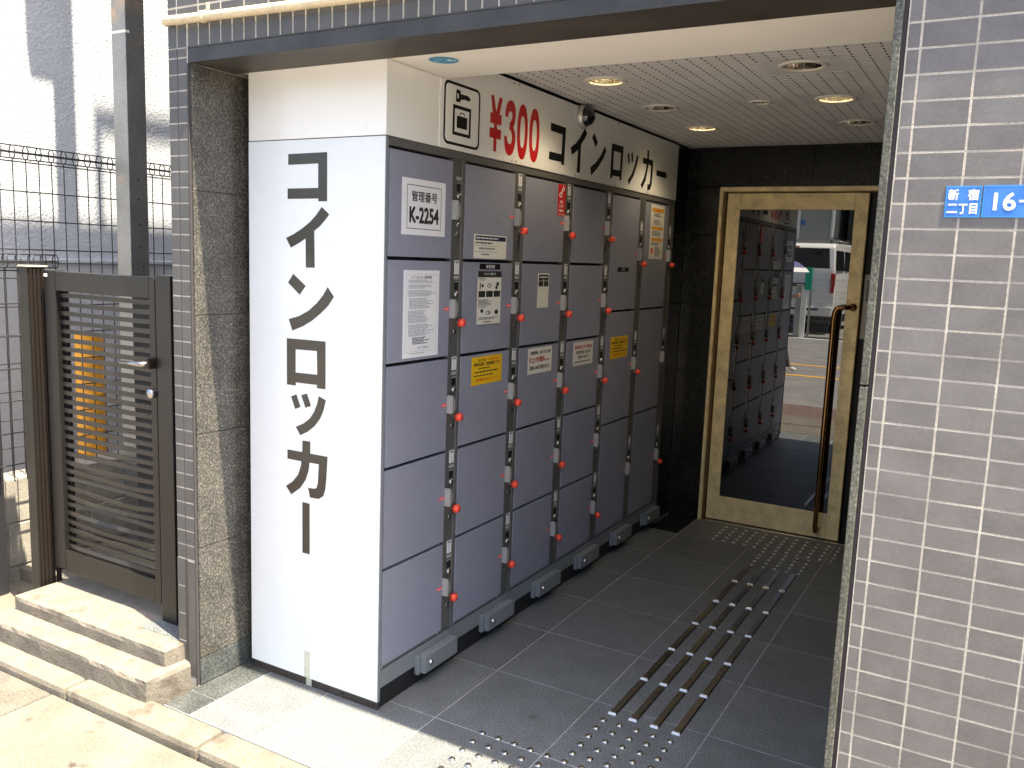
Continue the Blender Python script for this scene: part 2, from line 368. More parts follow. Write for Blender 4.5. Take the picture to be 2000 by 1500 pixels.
tiles += [(-.733, -.6925, 2.1735, 2.2445, 'tile_pillar'), (-.6885, -.6465, 2.1735, 2.2445, 'tile_pillar')]
# the tiles that show largest in the picture are parts of their own, the others one joined part
def px(p):
    d = Vector(p)-Vector((1.7247, -2.1833, 1.5393)); z_ = d.dot(_f); return 1000+1690.8*d.dot(_r)/z_, 750-1690.8*d.dot(_u)/z_
def shown(t):
    a, b_ = px(((t[0]+t[1])/2, -.207, (t[2]+t[3])/2)); return -10 < a < 2010 and -12 < b_ < 1512
vis = [t for t in tiles if shown(t)]; rest = [t for t in tiles if not shown(t)]
vis.sort(key=lambda t: -(t[1]-t[0])*(t[3]-t[2])); rest += vis[330:]; vis = vis[:330]
for t in vis:
    o = box('tile', t[0], t[1], -.2070, -.1985, t[2], t[3], t[4], core, .0009, 2)
    o.rotation_euler = (random.gauss(0, .003), random.gauss(0, .0015), random.gauss(0, .002)); o.location.y += random.gauss(0, .00008)
for m_ in ('tile', 'tile_pillar'):
    gg = G()
    for t in rest:
        if t[4] == m_: gg.box(t[0], t[1], -.2070+random.gauss(0, .0001), -.1985, t[2], t[3])
    if gg.v: tag(gg.build('tile_field', m_, core), kind='stuff')
# granite edge of the right jamb, dark joint beside it
for a, b_ in ((0, .405), (.408, 1.297), (1.30, 2.124)): box('jamb_edge', 1.4605, 1.4765, -.214, -.19, a+.001, b_, 'granite_edge', bd, .0015)
box('joint', 1.477, 1.487, -.2015, -.19, 0, 2.124, 'caulk', bd, 0)
box('joint', -.6925, -.6885, -.2068, -.19, .457, 2.172, 'caulk', bd, 0); box('joint', -.698, -.682, -.2068, -.19, 0, .456, 'lintel_under', bd, 0)
# left granite return
zz2 = [0, .1, .505, .907, 1.315, 1.725, 2.122]
for i, (a, b_) in enumerate(zip(zz2, zz2[1:])): box('jamb_stone', -.6405, -.632+(.0004 if i % 2 else 0), -.199, .59, a+.0012, b_-.0012, 'granite' if i else 'granite_border', bd, .0012)
box('joint', -.6465, -.6406, -.2072, -.19, 0, 2.124, 'caulk', bd, 0)
# lintel: steel face, dark underside
ln = box('lintel', -.641, 1.4595, -.2075, -.19, 2.125, 2.1695, 'lintel_steel', bd, .002, 2)
box('lintel_underside', -.641, 1.4595, -.1895, -.0115, 2.127, 2.168, 'lintel_under', bd, .001)
box('lintel_flashing', -.641, 1.4595, -.2085, -.2, 2.1697, 2.1738, 'lintel_under', bd, 0)
box('ledge', .45, 4.2, -.272, -.2, 2.75, 2.81, 'core', bd, .004)
box('roof', -.78, 4.25, -.25, 6.05, 6.70, 6.78, 'core', bd, .01)
for i in range(5):
    xx = -.2+i*.95
    w_ = box('upper_window', xx, xx+.6, -.215, -.2, 3.6, 4.6, 'window_dark', bd, .003)
    box('window_frame', xx-.03, xx+.63, -.222, -.2155, 3.56, 3.598, 'lintel_under', w_, .002)
rl = empty('roof_railing', (-.74, 2, 6.78), 'thin metal railing along the roof edge of the tiled building', 'railing')
box('rail', -.765, -.715, .42, 5.9, 7.40, 7.45, 'gate_dark', rl, .004)
for k in range(5): box('rail_post', -.76, -.72, .42+k*1.3, .46+k*1.3, 6.78, 7.40, 'gate_dark', rl, .003)
# ---------------------------------------------------------------- entrance door
fr = empty('door_frame', (.65, BW, 0), 'speckled gold metal frame around the glass entrance door', 'door frame')
box('jamb', .1875, .2075, BW-.012, BW+.1, 0, 2.0, 'door_gold', fr, .002); box('jamb_rebate', .208, .2185, BW+.012, BW+.1, 0, 1.972, 'frame_bronze', fr, .001)
box('head', .208, 1.12, BW-.0125, BW+.1, 1.975, 2.0, 'door_gold', fr, .002); box('jamb', 1.105, 1.124, BW-.012, BW+.1, 0, 1.9745, 'door_gold', fr, .002)
box('sill', .208, 1.105, BW+.005, BW+.12, -.01, .0035, 'steel_dark', fr, .001)
box('side_infill', .999+.004, 1.1045, BW+.095, BW+.128, .004, 1.974, 'black_gap', fr, .001)
dr = empty('entrance_door', (.61, 2.93, .006), 'speckled gold framed glass door with long bronze pull handle', 'door')
box('stile', .222, .298, 2.925, 2.965, .008, 1.968, 'door_gold', dr, .002); box('stile', .929, .999, 2.925, 2.965, .008, 1.968, 'door_gold', dr, .002)
box('rail', .2985, .9285, 2.9255, 2.9645, 1.876, 1.968, 'door_gold', dr, .002); box('rail', .2985, .9285, 2.9255, 2.9645, .008, .156, 'door_gold', dr, .002)
box('glass_pane', .2985, .9285, 2.932, 2.944, .1565, 1.8755, 'door_glass', dr, 0)
hp = [(.968, 2.925, 1.345), (.968, 2.885, 1.345), (.955, 2.868, 1.345), (.935, 2.858, 1.345), (.905, 2.855, 1.343), (.893, 2.855, 1.335), (.884, 2.855, 1.315), (.881, 2.855, 1.28), (.881, 2.855, .70), (.881, 2.855, .085), (.8815, 2.858, .066), (.882, 2.87, .06), (.884, 2.925, .06)]
hd = G().tube(hp, .0135, 12).build('pull_handle', 'handle_bronze', dr, 0, True)
G().lathe([(.0, -.004), (.021, -.004), (.021, .0)], (.968, 2.9245, 1.345), 'y', 20).build('handle_rose', 'handle_bronze', hd, 0, True)
ic = empty('intercom_panel', (1.06, BW+.09, 1.18), 'pale intercom panel with black screen beside the gold door', 'intercom')
box('panel', 1.008, 1.1, BW+.083, BW+.0945, 1.17, 1.53, 'intercom', ic, .003)
box('screen', 1.02, 1.09, BW+.0815, BW+.0825, 1.38, 1.50, 'lens_black', ic, 0)
for a, b_ in ((1.055, 1.31), (1.055, 1.205)): G().lathe([(0, -.006), (.012, -.005), (.012, 0)], (a, BW+.083, b_), 'y', 16).build('button', 'steel_dark', ic, 0, True)
# ---------------------------------------------------------------- downlights
def downlight(a, b_, kind, label):
    e = empty('downlight', (a, b_, CZ), label, 'ceiling light', 'round downlights in the entrance ceiling')
    R0 = .083 if kind < 2 else .05; r1 = .062 if kind < 2 else .034
    G().lathe([(r1, .002), (r1, -.004), (R0-.004, -.006), (R0, -.003), (R0, 0)], (a, b_, CZ), 'z', 36).build('trim_ring', 'light_ring', e, 0, True)
    G().lathe([(r1, .0), (r1*.97, .03), (r1*.75, .075), (r1*.45, .10), (.001, .105)], (a, b_, CZ), 'z', 28).build('reflector', 'reflector', e, 0, True)
    s_ = .7 if kind < 2 else .4
    if kind == 1:
        ld = bpy.data.lights.new('downlight_lamp', 'SPOT'); ld.energy = 1.8; ld.spot_size = RAD(125); ld.spot_blend = .6; ld.shadow_soft_size = .04; ld.color = (1, .80, .52)
        lo_ = bpy.data.objects.new('downlight_lamp', ld); place(lo_, (a, b_, CZ+.006), e)
    G().tube([(a-.026*s_, b_, CZ+.034), (a+.026*s_, b_, CZ+.034)], .021*s_, 14).build('bulb', 'lamp_lit' if kind == 1 else 'lamp_off', e, 0, True)
names = ['lit downlight nearest the coin locker price sign', 'unlit downlight between two lit ones above the lockers', 'lit downlight above the far end of the lockers', 'unlit downlight of the row away from the lockers, nearest the street', 'lit downlight in the row away from the lockers', 'unlit downlight of the row away from the lockers, nearest the door', 'small unlit spotlight in the middle of the perforated ceiling']
for (a, b_, k), n_ in zip(lamps, names): downlight(a, b_, k, n_)
# round blue sticker under the soffit
st = empty('round_sticker', (.147, .089, 2.134), 'round blue sticker under the white soffit beam', 'sticker')
up = lambda u, v, d=0: (u, v, 2.134-d)
cir = lambda cx_, cy_, r_, n=28: [(cx_+r_*math.cos(2*math.pi*k/n), cy_+r_*math.sin(2*math.pi*k/n)) for k in range(n)]
G().poly(cir(.147, .089, .049), up, .0008).build('rim', 'white_enamel', st); G().poly(cir(.147, .089, .046), up, .0012).build('disc', 'sticker_blue', st)
gg = G().poly(cir(.165, .095, .010), up, .0016).poly(cir(.178, .103, .006), up, .0016)
rect(gg, .121, .124, .08, .095, up, .0016); rect(gg, .143, .148, .07, .078, up, .0016); gg.build('printing', 'white_enamel', st)
# ================================================================ coin lockers
ORD = ['first', 'second', 'third', 'fourth', 'fifth', 'sixth']
RP = .345; ZB = .151; PC = .4364; Y1 = .0218; DW = .3541
lk = empty('coin_locker_bank', (-.27, 1.33, 0), 'long bank of grey lavender coin lockers, six columns of doors', 'lockers')
body = box('cabinet', -.56, -.0215, .0145, 2.652, .072, 1.900, 'black_gap', lk, 0)  # shade of the deep gaps between doors is put into the black colour
box('cabinet_top', -.56, -.004, .0145, 2.655, 1.8785, 1.9045, 'locker_frame', lk, .0015)
box('base_panel', -.045, -.006, .004, 2.654, .0735, .1365, 'locker_base', lk, .0015)
box('base_rail', -.045, -.010, .004, 2.654, .137, .1525, 'locker_frame', lk, .001)
box('plinth', -.56, -.012, .012, 2.65, 0, .0733, 'plinth', lk, .001)
box('front_post', -.03, -.0015, .0005+.012, Y1-.002, .138, 1.878, 'locker_base', lk, .0015)
box('end_panel', -.56, -.003, 2.6552, 2.658, 0, 1.904, 'locker_frame', lk, 0)
hprof = [(0, 0), (0, .069), (.013, .066), (.026, .052), (.032, .038), (.032, .022), (.024, .008), (.012, .001)]
def handle_mesh():
    bm = bmesh.new(); n = len(hprof)
    a = [bm.verts.new((0, y, z)) for y, z in hprof]; b_ = [bm.verts.new((.024-(.006 if y > .02 else 0), y, z)) for y, z in hprof]
    bm.faces.new(b_)
    for k in range(n): bm.faces.new((a[k], a[(k+1) % n], b_[(k+1) % n], b_[k]))
    bmesh.ops.recalc_face_normals(bm, faces=bm.faces[:])
    bmesh.ops.bevel(bm, geom=[e for e in bm.edges if len(e.link_faces) == 2 and abs(e.calc_face_angle(0)) > .9], offset=.003, segments=2, affect='EDGES')
    me = bpy.data.meshes.new('handle'); bm.to_mesh(me); bm.free(); me.materials.append(MATS['handle_grey']); return me
HM = handle_mesh()
def key_parts():
    bm = bmesh.new(); bmesh.ops.create_cube(bm, size=1, matrix=Matrix.Diagonal((.024, .027, .026, 1)))
    bmesh.ops.bevel(bm, geom=bm.edges[:], offset=.0035, segments=2, affect='EDGES')
    for f in bm.faces: f.smooth = True
    me = bpy.data.meshes.new('key_head'); bm.to_mesh(me); bm.free(); me.materials.append(MATS['key_orange'])
    s_ = G().box(-.012, .0, -.0025, .0025, -.005, .005)
    sm = bpy.data.meshes.new('key_shank'); sm.from_pydata(s_.v, [], s_.f); sm.materials.append(MATS['steel']); return me, sm
KH, KS = key_parts()
KNOB = None; HOLE = None
def door_at(k, i, n):
    global KNOB, HOLE
    y0 = Y1+k*PC; h = 5*RP/n; zt = ZB+5*RP-i*h; zb_ = zt-h; yo = y0+DW
    d = box('locker_door', -.019, 0, y0+.0015, yo-.001, zb_+.004, zt-.0075, 'locker_door', lk, .0016, 2)
    dz = 0 if n == 5 else .113; sx = -.0025
    if not (k == 0 and i == 0):
        lb = box('price_label', sx, sx+.0006, yo+.027, yo+.056, zt-dz-.051, zt-dz-.003, 'paper', d, 0)
        gg = G(); rect(gg, yo+.031, yo+.052, zt-dz-.013, zt-dz-.0055, LOCK, sx+.001); text_rows(gg, yo+.031, yo+.053, zt-dz-.049, zt-dz-.017, 5, LOCK, sx+.001, .3, .2); gg.build('printing', 'ink_grey', d)
    box('number_plate', sx, sx+.002, yo+.026, yo+.055, zt-dz-.069, zt-dz-.057, 'handle_grey', d, .0006)
    box('coin_slot', sx-.004, sx+.0012, yo+.028, yo+.052, zt-dz-.107, zt-dz-.081, 'black_gap', d, 0)
    box('coin_slot_lip', sx, sx+.004, yo+.026, yo+.054, zt-dz-.080, zt-dz-.0755, 'locker_base', d, .0008)
    if KNOB is None:
        KNOB = G().lathe([(.0001, .009), (.008, .008), (.012, .004), (.0125, 0)], (0, 0, 0), 'x', 16).build('return_knob', 'steel_dark', d, 0, True, (0, 0, 0)); WLOC[KNOB] = Vector((sx, yo+.042, zt-dz-.124)); KNOB.location = WLOC[KNOB]-WLOC[d]
    else: copy_to(KNOB, 'return_knob', (sx, yo+.042, zt-dz-.124), d)
    hm = place(bpy.data.objects.new('handle', HM), (sx, yo+.001, zt-dz-.207), d)
    zk = zt-dz-.2235
    if HOLE is None:
        HOLE = G().lathe([(.0001, .0018), (.009, .0015), (.010, 0)], (0, 0, 0), 'x', 14).build('keyhole', 'steel_dark', d, 0, True, (0, 0, 0)); WLOC[HOLE] = Vector((sx, yo+.041, zt-dz-.256)); HOLE.location = WLOC[HOLE]-WLOC[d]
    else: copy_to(HOLE, 'keyhole', (sx, yo+.041, zt-dz-.256), d)
    box('keyhole_slot', sx+.0018, sx+.0023, yo+.0395, yo+.0425, zt-dz-.262, zt-dz-.250, 'black_gap', d, 0)
    if not (k == 0 and i == 0):
        box('red_tag', .0, .0006, yo-.034, yo-.004, zt-dz-.179, zt-dz-.168, 'tag_red', d, 0)
        gg = G(); text_rows(gg, yo-.031, yo-.006, zt-dz-.1765, zt-dz-.1705, 1, LOCK, .001, .45, 0); gg.build('printing', 'paper', d)
    nokey = {(0, 0), (3, 3), (4, 2), (5, 1)}
    if (k, i) not in nokey:
        e = empty('locker_key', (sx, yo+.052, zk), 'orange headed key in the %s lock down of the %s locker column from the street' % (ORD[i], ORD[k]), 'key', 'orange keys in the locker doors')
        kh = place(bpy.data.objects.new('key_head', KH), (sx+.021, yo+.052, zk), e); kh.rotation_euler = (random.uniform(-.15, .15), 0, random.uniform(-.1, .1))
        place(bpy.data.objects.new('key_shank', KS), (sx+.010, yo+.052, zk), e)
    else:
        G().lathe([(.0001, .003), (.008, .003), (.009, 0)], (sx, yo+.044, zk), 'x', 14).build('lock_cylinder', 'steel_dark', d, 0, True)
    if i == n-1:      # screws at the foot of the column
        for yy in (y0+.012, yo-.012): G().lathe([(.0001, .0025), (.004, .002), (.0045, 0)], (-.010, yy, ZB-.006), 'x', 10).build('screw', 'steel', d, 0, True)
for k in range(6):
    y0 = Y1+k*PC; yo = y0+DW
    box('lock_strip', -.03, -.0027, yo+.0005, yo+.0595, .153, 1.878, 'lock_strip', lk, .001)
    if k < 5: box('column_post', -.03, -.0012, yo+.060, y0+PC-.0015, .138, 1.878, 'locker_frame', lk, .0015)
    else: box('column_post', -.03, -.0012, yo+.060, 2.654, .138, 1.878, 'locker_frame', lk, .0015)
    an = G().box(-.006, .030, y0+.212, y0+.425, .047, .113).build('anchor_cover', 'locker_base', lk, .004)
    box('anchor_flange', -.006, .012, y0+.196, y0+.2115, .044, .116, 'locker_base', an, .002)
    G().lathe([(.0001, .010), (.005, .009), (.0095, .005), (.0105, 0)], (.030, y0+.248, .081), 'x', 16).build('bolt', 'steel', an, 0, True)
    n = 5 if k < 4 else 3
    for i in range(n): door_at(k, i, n)
# ---------------------------------------------------------------- white side panel with the vertical lettering
PANEL = [[(-0.407, 1.858), (-0.237, 1.86), (-0.236, 1.704), (-0.274, 1.704), (-0.274, 1.713), (-0.41, 1.712), (-0.41, 1.746), (-0.275, 1.747), (-0.275, 1.825), (-0.407, 1.823)], [(-0.259, 1.686), (-0.226, 1.662), (-0.244, 1.644), (-0.266, 1.624), (-0.291, 1.608), (-0.288, 1.488), (-0.328, 1.487), (-0.329, 1.583), (-0.359, 1.567), (-0.395, 1.551), (-0.417, 1.583), (-0.383, 1.596), (-0.344, 1.616), (-0.31, 1.637), (-0.282, 1.661)], [(-0.384, 1.464), (-0.328, 1.426), (-0.355, 1.395), (-0.408, 1.434)], [(-0.231, 1.427), (-0.204, 1.396), (-0.228, 1.366), (-0.261, 1.338), (-0.3, 1.311), (-0.34, 1.29), (-0.388, 1.272), (-0.405, 1.31), (-0.358, 1.323), (-0.315, 1.344), (-0.279, 1.371), (-0.252, 1.398)], ('H', [(-0.414, 1.244), (-0.239, 1.246), (-0.238, 1.085), (-0.276, 1.085), (-0.276, 1.096), (-0.372, 1.095), (-0.372, 1.084), (-0.413, 1.084)], [(-0.373, 1.209), (-0.277, 1.211), (-0.275, 1.131), (-0.373, 1.129)]), [(-0.394, 1.044), (-0.369, 1.054), (-0.35, 1.012), (-0.375, 1.002)], [(-0.347, 1.053), (-0.321, 1.062), (-0.302, 1.021), (-0.328, 1.012)], [(-0.268, 1.059), (-0.236, 1.048), (-0.246, 1.012), (-0.261, 0.982), (-0.286, 0.953), (-0.317, 0.93), (-0.351, 0.913), (-0.372, 0.94), (-0.335, 0.957), (-0.307, 0.978), (-0.289, 1.002), (-0.275, 1.032)], [(-0.341, 0.896), (-0.305, 0.897), (-0.305, 0.855), (-0.227, 0.855), (-0.232, 0.778), (-0.236, 0.74), (-0.245, 0.715), (-0.266, 0.701), (-0.306, 0.7), (-0.314, 0.733), (-0.287, 0.734), (-0.276, 0.738), (-0.27, 0.757), (-0.268, 0.792), (-0.266, 0.823), (-0.308, 0.823), (-0.312, 0.794), (-0.325, 0.76), (-0.351, 0.726), (-0.393, 0.696), (-0.418, 0.723), (-0.386, 0.744), (-0.361, 0.772), (-0.348, 0.806), (-0.346, 0.822), (-0.411, 0.822), (-0.411, 0.855), (-0.342, 0.855)], [(-0.341, 0.678), (-0.307, 0.677), (-0.306, 0.495), (-0.34, 0.495)]]
HEAD = [[(1.084, 2.104), (1.224, 2.103), (1.219, 1.947), (1.192, 1.947), (1.192, 1.957), (1.078, 1.956), (1.079, 1.988), (1.191, 1.989), (1.194, 2.071), (1.085, 2.072)], [(1.409, 2.129), (1.435, 2.109), (1.409, 2.08), (1.378, 2.055), (1.378, 1.931), (1.345, 1.93), (1.35, 2.028), (1.291, 1.998), (1.277, 2.029), (1.324, 2.051), (1.368, 2.083)], [(1.509, 2.122), (1.553, 2.086), (1.533, 2.06), (1.49, 2.097)], [(1.636, 2.082), (1.651, 2.058), (1.62, 2.018), (1.565, 1.973), (1.498, 1.931), (1.484, 1.966), (1.547, 1.998), (1.595, 2.033)], ('H', [(1.714, 2.103), (1.856, 2.105), (1.847, 1.941), (1.824, 1.942), (1.825, 1.957), (1.737, 1.955), (1.737, 1.943), (1.711, 1.942)], [(1.742, 2.071), (1.827, 2.071), (1.824, 1.987), (1.741, 1.985)]), [(1.911, 2.076), (1.934, 2.084), (1.944, 2.039), (1.926, 2.031)], [(1.957, 2.086), (1.978, 2.092), (1.986, 2.049), (1.966, 2.041)], [(2.034, 2.086), (2.056, 2.079), (2.036, 2.033), (2.003, 1.98), (1.945, 1.929), (1.93, 1.953), (1.976, 1.987), (2.009, 2.033)], [(2.171, 2.128), (2.197, 2.128), (2.199, 2.085), (2.263, 2.084), (2.265, 2.03), (2.26, 1.96), (2.243, 1.935), (2.22, 1.926), (2.198, 1.927), (2.199, 1.957), (2.225, 1.958), (2.232, 1.972), (2.235, 2.054), (2.199, 2.058), (2.183, 2.008), (2.17, 1.973), (2.125, 1.927), (2.105, 1.946), (2.14, 1.98), (2.166, 2.027), (2.171, 2.055), (2.117, 2.055), (2.116, 2.084), (2.174, 2.085)], [(2.319, 2.042), (2.475, 2.044), (2.476, 2.012), (2.321, 2.013)]]
KEY = [(0.384, 2.111), (0.406, 2.108), (0.408, 2.098), (0.453, 2.099), (0.47, 2.092), (0.469, 2.087), (0.462, 2.081), (0.456, 2.084), (0.451, 2.08), (0.446, 2.084), (0.44, 2.08), (0.435, 2.084), (0.407, 2.078), (0.408, 2.071), (0.384, 2.068), (0.378, 2.071), (0.38, 2.106)]
KEYH = [(0.386, 2.097), (0.395, 2.097), (0.395, 2.081), (0.387, 2.081)]
sp = empty('side_sign_panel', (-.3, 0, .03), 'tall white panel with big vertical black katakana on the end of the lockers', 'sign')
box('lower_panel', -.592, -.0005, 0, .012, .034, 1.9035, 'white_panel', sp, .0012)
box('upper_panel', -.592, -.0005, .0015, .012, 1.9065, 2.1325, 'white_sign', sp, .0012)
box('skirting', -.588, -.006, .009, .02, 0, .0337, 'plinth_brown', sp, .001)
box('edge_trim', .0, .0025, -.0008, .0118, .036, 1.9035, 'locker_base', sp, .0006)
for p in PANEL:
    gg = G()
    if p[0] == 'H': gg.ring(p[1], p[2], FRONT, .0006)
    else: gg.poly(p, FRONT, .0006)
    gg.build('lettering', 'black_vinyl', sp)
for a, b_ in ((-.33, 1.935), (-.075, 1.935), (-.02, 2.11), (-.57, 1.935)): G().lathe([(.0001, -.0012), (.003, -.001), (.0035, 0)], (a, .0015, b_), 'y', 10).build('screw', 'white_sign', sp, 0, True)
for a, b_ in ((-.55, .016), (-.16, .018), (-.02, .018)): G().lathe([(.0001, -.001), (.005, -.001), (.005, 0)], (a, .009, b_), 'y', 10).build('screw', 'black_gap', sp)
tp = empty('tape_strip', (-.316, -.002, 0), 'short pale tape strip stuck at the foot of the white panel', 'tape')
G().box(-.329, -.303, -.0012, -.0003, .036, .133).box(-.3285, -.3035, .0075, .0088, .002, .0345).build('strip', 'tape', tp)
gg = G()
for k in range(5): rect(gg, -.3175, -.3145, .045+k*.017, .049+k*.017, FRONT, .0016)
gg.build('printing', 'paper', tp)
# ---------------------------------------------------------------- price sign above the doors
hs = empty('price_sign', (0, 1.3, 1.906), 'long white sign board with red ¥300 and black katakana above the lockers', 'sign')
box('sign_panel', -.012, -.0015, .0005, .284, 1.9065, 2.1325, 'white_sign', hs, .001)
box('sign_panel', -.012, .0015, .2855, .326, 1.9065, 2.1325, 'white_sign', hs, .001)
box('sign_panel', -.012, .0015, .3265, .7895, 1.9065, 2.2125, 'white_sign', hs, .001)
box('sign_panel', -.012, .0015, .7905, 2.652, 1.9065, 2.2125, 'white_sign', hs, .001)
D0 = .0021
def rr(u0, u1, v0, v1, r_, n=5):
    pts = []
    for cx_, cy_, a0 in ((u1-r_, v1-r_, 0), (u0+r_, v1-r_, 90), (u0+r_, v0+r_, 180), (u1-r_, v0+r_, 270)):
        pts += [(cx_+r_*math.cos(RAD(a0+90*k/n)), cy_+r_*math.sin(RAD(a0+90*k/n))) for k in range(n+1)]
    return pts
ic_ = G().ring(rr(.307, .535, 1.922, 2.1315, .025), rr(.3165, .5255, 1.9315, 2.122, .018), LOCK, D0).build('pictogram_frame', 'black_print', hs)
G().ring(KEY, KEYH, LOCK, D0).build('pictogram_key', 'black_print', hs)
G().ring([(.362, 1.957), (.476, 1.957), (.476, 2.058), (.362, 2.058)], [(.374, 1.968), (.464, 1.968), (.464, 2.046), (.374, 2.046)], LOCK, D0).build('pictogram_locker', 'black_print', hs)
gg = G(); gg.poly(rr(.387, .453, 1.983, 2.0235, .003), LOCK, D0); gg.ring(rr(.405, .435, 2.022, 2.0365, .005), rr(.4085, .4315, 2.0205, 2.033, .003), LOCK, D0+.0003); gg.build('pictogram_suitcase', 'black_print', hs)
yen = [(.607, 2.132), (.629, 2.132), (.6475, 2.078), (.667, 2.132), (.690, 2.132), (.6725, 2.070), (.688, 2.070), (.687, 2.033), (.656, 2.033), (.656, 2.0165), (.687, 2.0165), (.685, 1.981), (.655, 1.981), (.654, 1.934), (.634, 1.934), (.633, 1.981), (.604, 1.981), (.604, 2.0165), (.634, 2.0165), (.635, 2.033), (.606, 2.033), (.606, 2.070), (.622, 2.070)]
G().poly(yen, LOCK, D0).build('lettering', 'red_print', hs)
def ell(cx_, cy_, a, b_, n=32): return [(cx_+a*abs(math.cos(t))**.8*math.copysign(1, math.cos(t)), cy_+b_*math.sin(t)) for t in [2*math.pi*k/n for k in range(n)]]
for c_ in (.8485, .946): G().ring(ell(c_, 2.0325, .042, .1045), ell(c_, 2.0325, .0195, .060), LOCK, D0).build('lettering', 'red_print', hs)
three = [(0.712, 2.073), (0.714, 2.096), (0.723, 2.118), (0.737, 2.132), (0.75, 2.136), (0.768, 2.135), (0.784, 2.122), (0.791, 2.101), (0.791, 2.075), (0.785, 2.052), (0.777, 2.04), (0.787, 2.029), (0.796, 2.01), (0.795, 1.987), (0.789, 1.963), (0.777, 1.943), (0.759, 1.932), (0.741, 1.932), (0.725, 1.942), (0.714, 1.964), (0.71, 2.001), (0.73, 2.001), (0.733, 1.986), (0.742, 1.976), (0.753, 1.974), (0.764, 1.98), (0.769, 1.996), (0.766, 2.013), (0.758, 2.025), (0.747, 2.026), (0.749, 2.056), (0.758, 2.06), (0.765, 2.071), (0.766, 2.087), (0.76, 2.095), (0.751, 2.096), (0.74, 2.09), (0.734, 2.07)]
G().poly(three, LOCK, D0).build('lettering', 'red_print', hs)
for p in HEAD:
    gg = G()
    if p[0] == 'H': gg.ring(p[1], p[2], LOCK, D0)
    else: gg.poly(p, LOCK, D0)
    gg.build('lettering', 'black_print', hs)
for yy in (.775, .805, 1.33, 1.78, 2.2): 
    for zz_ in (1.916, 2.202): G().lathe([(.0001, .0016), (.004, .0014), (.0045, 0)], (.0015, yy, zz_), 'x', 10).build('rivet', 'steel_dark', hs, 0, True)
# dome camera on the sign
dc = empty('dome_camera', (.0015, 1.372, 2.13), 'small silver dome security camera on the white price sign', 'camera')
G().lathe([(.0001, 0), (.050, 0), (.052, .006), (.049, .018), (.044, .024)], (.0018, 1.372, 2.172), 'x', 32).build('mount_ring', 'camera_silver', dc, 0, True)
G().lathe([(.042, .022), (.040, .034), (.033, .048), (.020, .058), (.0001, .062)], (.0018, 1.372, 2.172), 'x', 32).build('dome', 'lens_black', dc, 0, True)
# ================================================================ notices stuck to the doors
def notice(name, label, u0, u1, v0, v1, m_, parts, cat='notice', d=.0003):
    e = empty(name, (d, (u0+u1)/2, v0), label, cat); box('sheet', d, d+.0005, u0, u1, v0, v1, m_, e, 0); W_ = u1-u0; H_ = v1-v0; gs_ = {}
    for p in parts:
        own = p[0] in 'cr'; g_ = G() if own else gs_.setdefault(p[1], G()); R_ = p[2]; a = (u0+R_[0]*W_, u0+R_[1]*W_, v0+R_[2]*H_, v0+R_[3]*H_); dd = d+.0009+(.0004 if len(p) > 4 and p[4] == 'top' else 0)
        if p[0] == 'r': rect(g_, *a, LOCK, dd)
        elif p[0] == 'f':
            t = .0016 if len(p) < 4 else p[3]
            for q in ((a[0], a[1], a[2], a[2]+t), (a[0], a[1], a[3]-t, a[3]), (a[0], a[0]+t, a[2]+t, a[3]-t), (a[1]-t, a[1], a[2]+t, a[3]-t)): rect(g_, *q, LOCK, dd)
        elif p[0] == 't': put_text(g_, p[3], *a, LOCK, dd, p[5] if len(p) > 5 else .02)
        elif p[0] == 'l': text_rows(g_, *a, p[3], LOCK, dd)
        elif p[0] == 'c': g_.poly(ell((a[0]+a[1])/2, (a[2]+a[3])/2, (a[1]-a[0])/2, (a[3]-a[2])/2, 20), LOCK, dd)
        if own: g_.build('printing', p[1], e)
    for k_, g_ in gs_.items():
        o_ = g_.build('printing', k_, e)
        if k_ == 'ink_light': tag(o_, kind='stuff')     # fine print nobody could count
    return e
notice('number_notice', 'white sheet reading K-2254 on the top locker door nearest the street', .086, .332, 1.607, 1.788, 'paper',
       [('f', 'ink', (.11, .90, .11, .89), .0022), ('t', 'ink', (.21, .80, .60, .79), '管理番号', 0, .018), ('t', 'ink', (.165, .845, .21, .51), 'K-2254', 0, .045)])
notice('terms_notice', 'tall white sheet of fine print on the second door of the first column', .103, .307, 1.2, 1.492, 'paper',
       [('f', 'ink_grey', (.07, .93, .07, .955), .0006), ('t', 'ink', (.2, .78, .902, .938), 'コインロッカー使用約款', 0, .01), ('l', 'ink_light', (.13, .86, .855, .895), 3), ('l', 'ink_light', (.14, .80, .79, .84), 3), ('l', 'ink_light', (.13, .90, .70, .775), 5), ('l', 'ink_light', (.16, .88, .56, .685), 8), ('l', 'ink_light', (.13, .72, .40, .545), 9), ('l', 'ink_light', (.15, .86, .245, .385), 8), ('l', 'ink', (.26, .74, .15, .235), 5), ('t', 'ink', (.42, .72, .098, .12), 'K-2254', 0, .01), ('l', 'ink_light', (.2, .8, .04, .055), 1)])
notice('english_notice', 'white card with navy heading at the foot of a top locker door', .522, .757, 1.539, 1.6265, 'paper_cream',
       [('r', 'ink_navy', (.04, .97, .76, .95)), ('l', 'paper', (.06, .95, .81, .90), 1, 'top'), ('l', 'ink', (.05, .74, .60, .70), 1), ('r', 'ink_grey', (.04, .74, .53, .545)), ('l', 'ink_grey', (.16, .66, .36, .48), 1), ('r', 'ink_grey', (.04, .74, .275, .29)), ('l', 'ink_grey', (.22, .55, .12, .22), 1)])
notice('price_plate', 'small black plate reading ¥300 above the instruction sheet', .568, .716, 1.4985, 1.5195, 'black_print', [('t', 'paper', (.30, .72, .2, .82), '¥300', 0, .02)], 'plate')
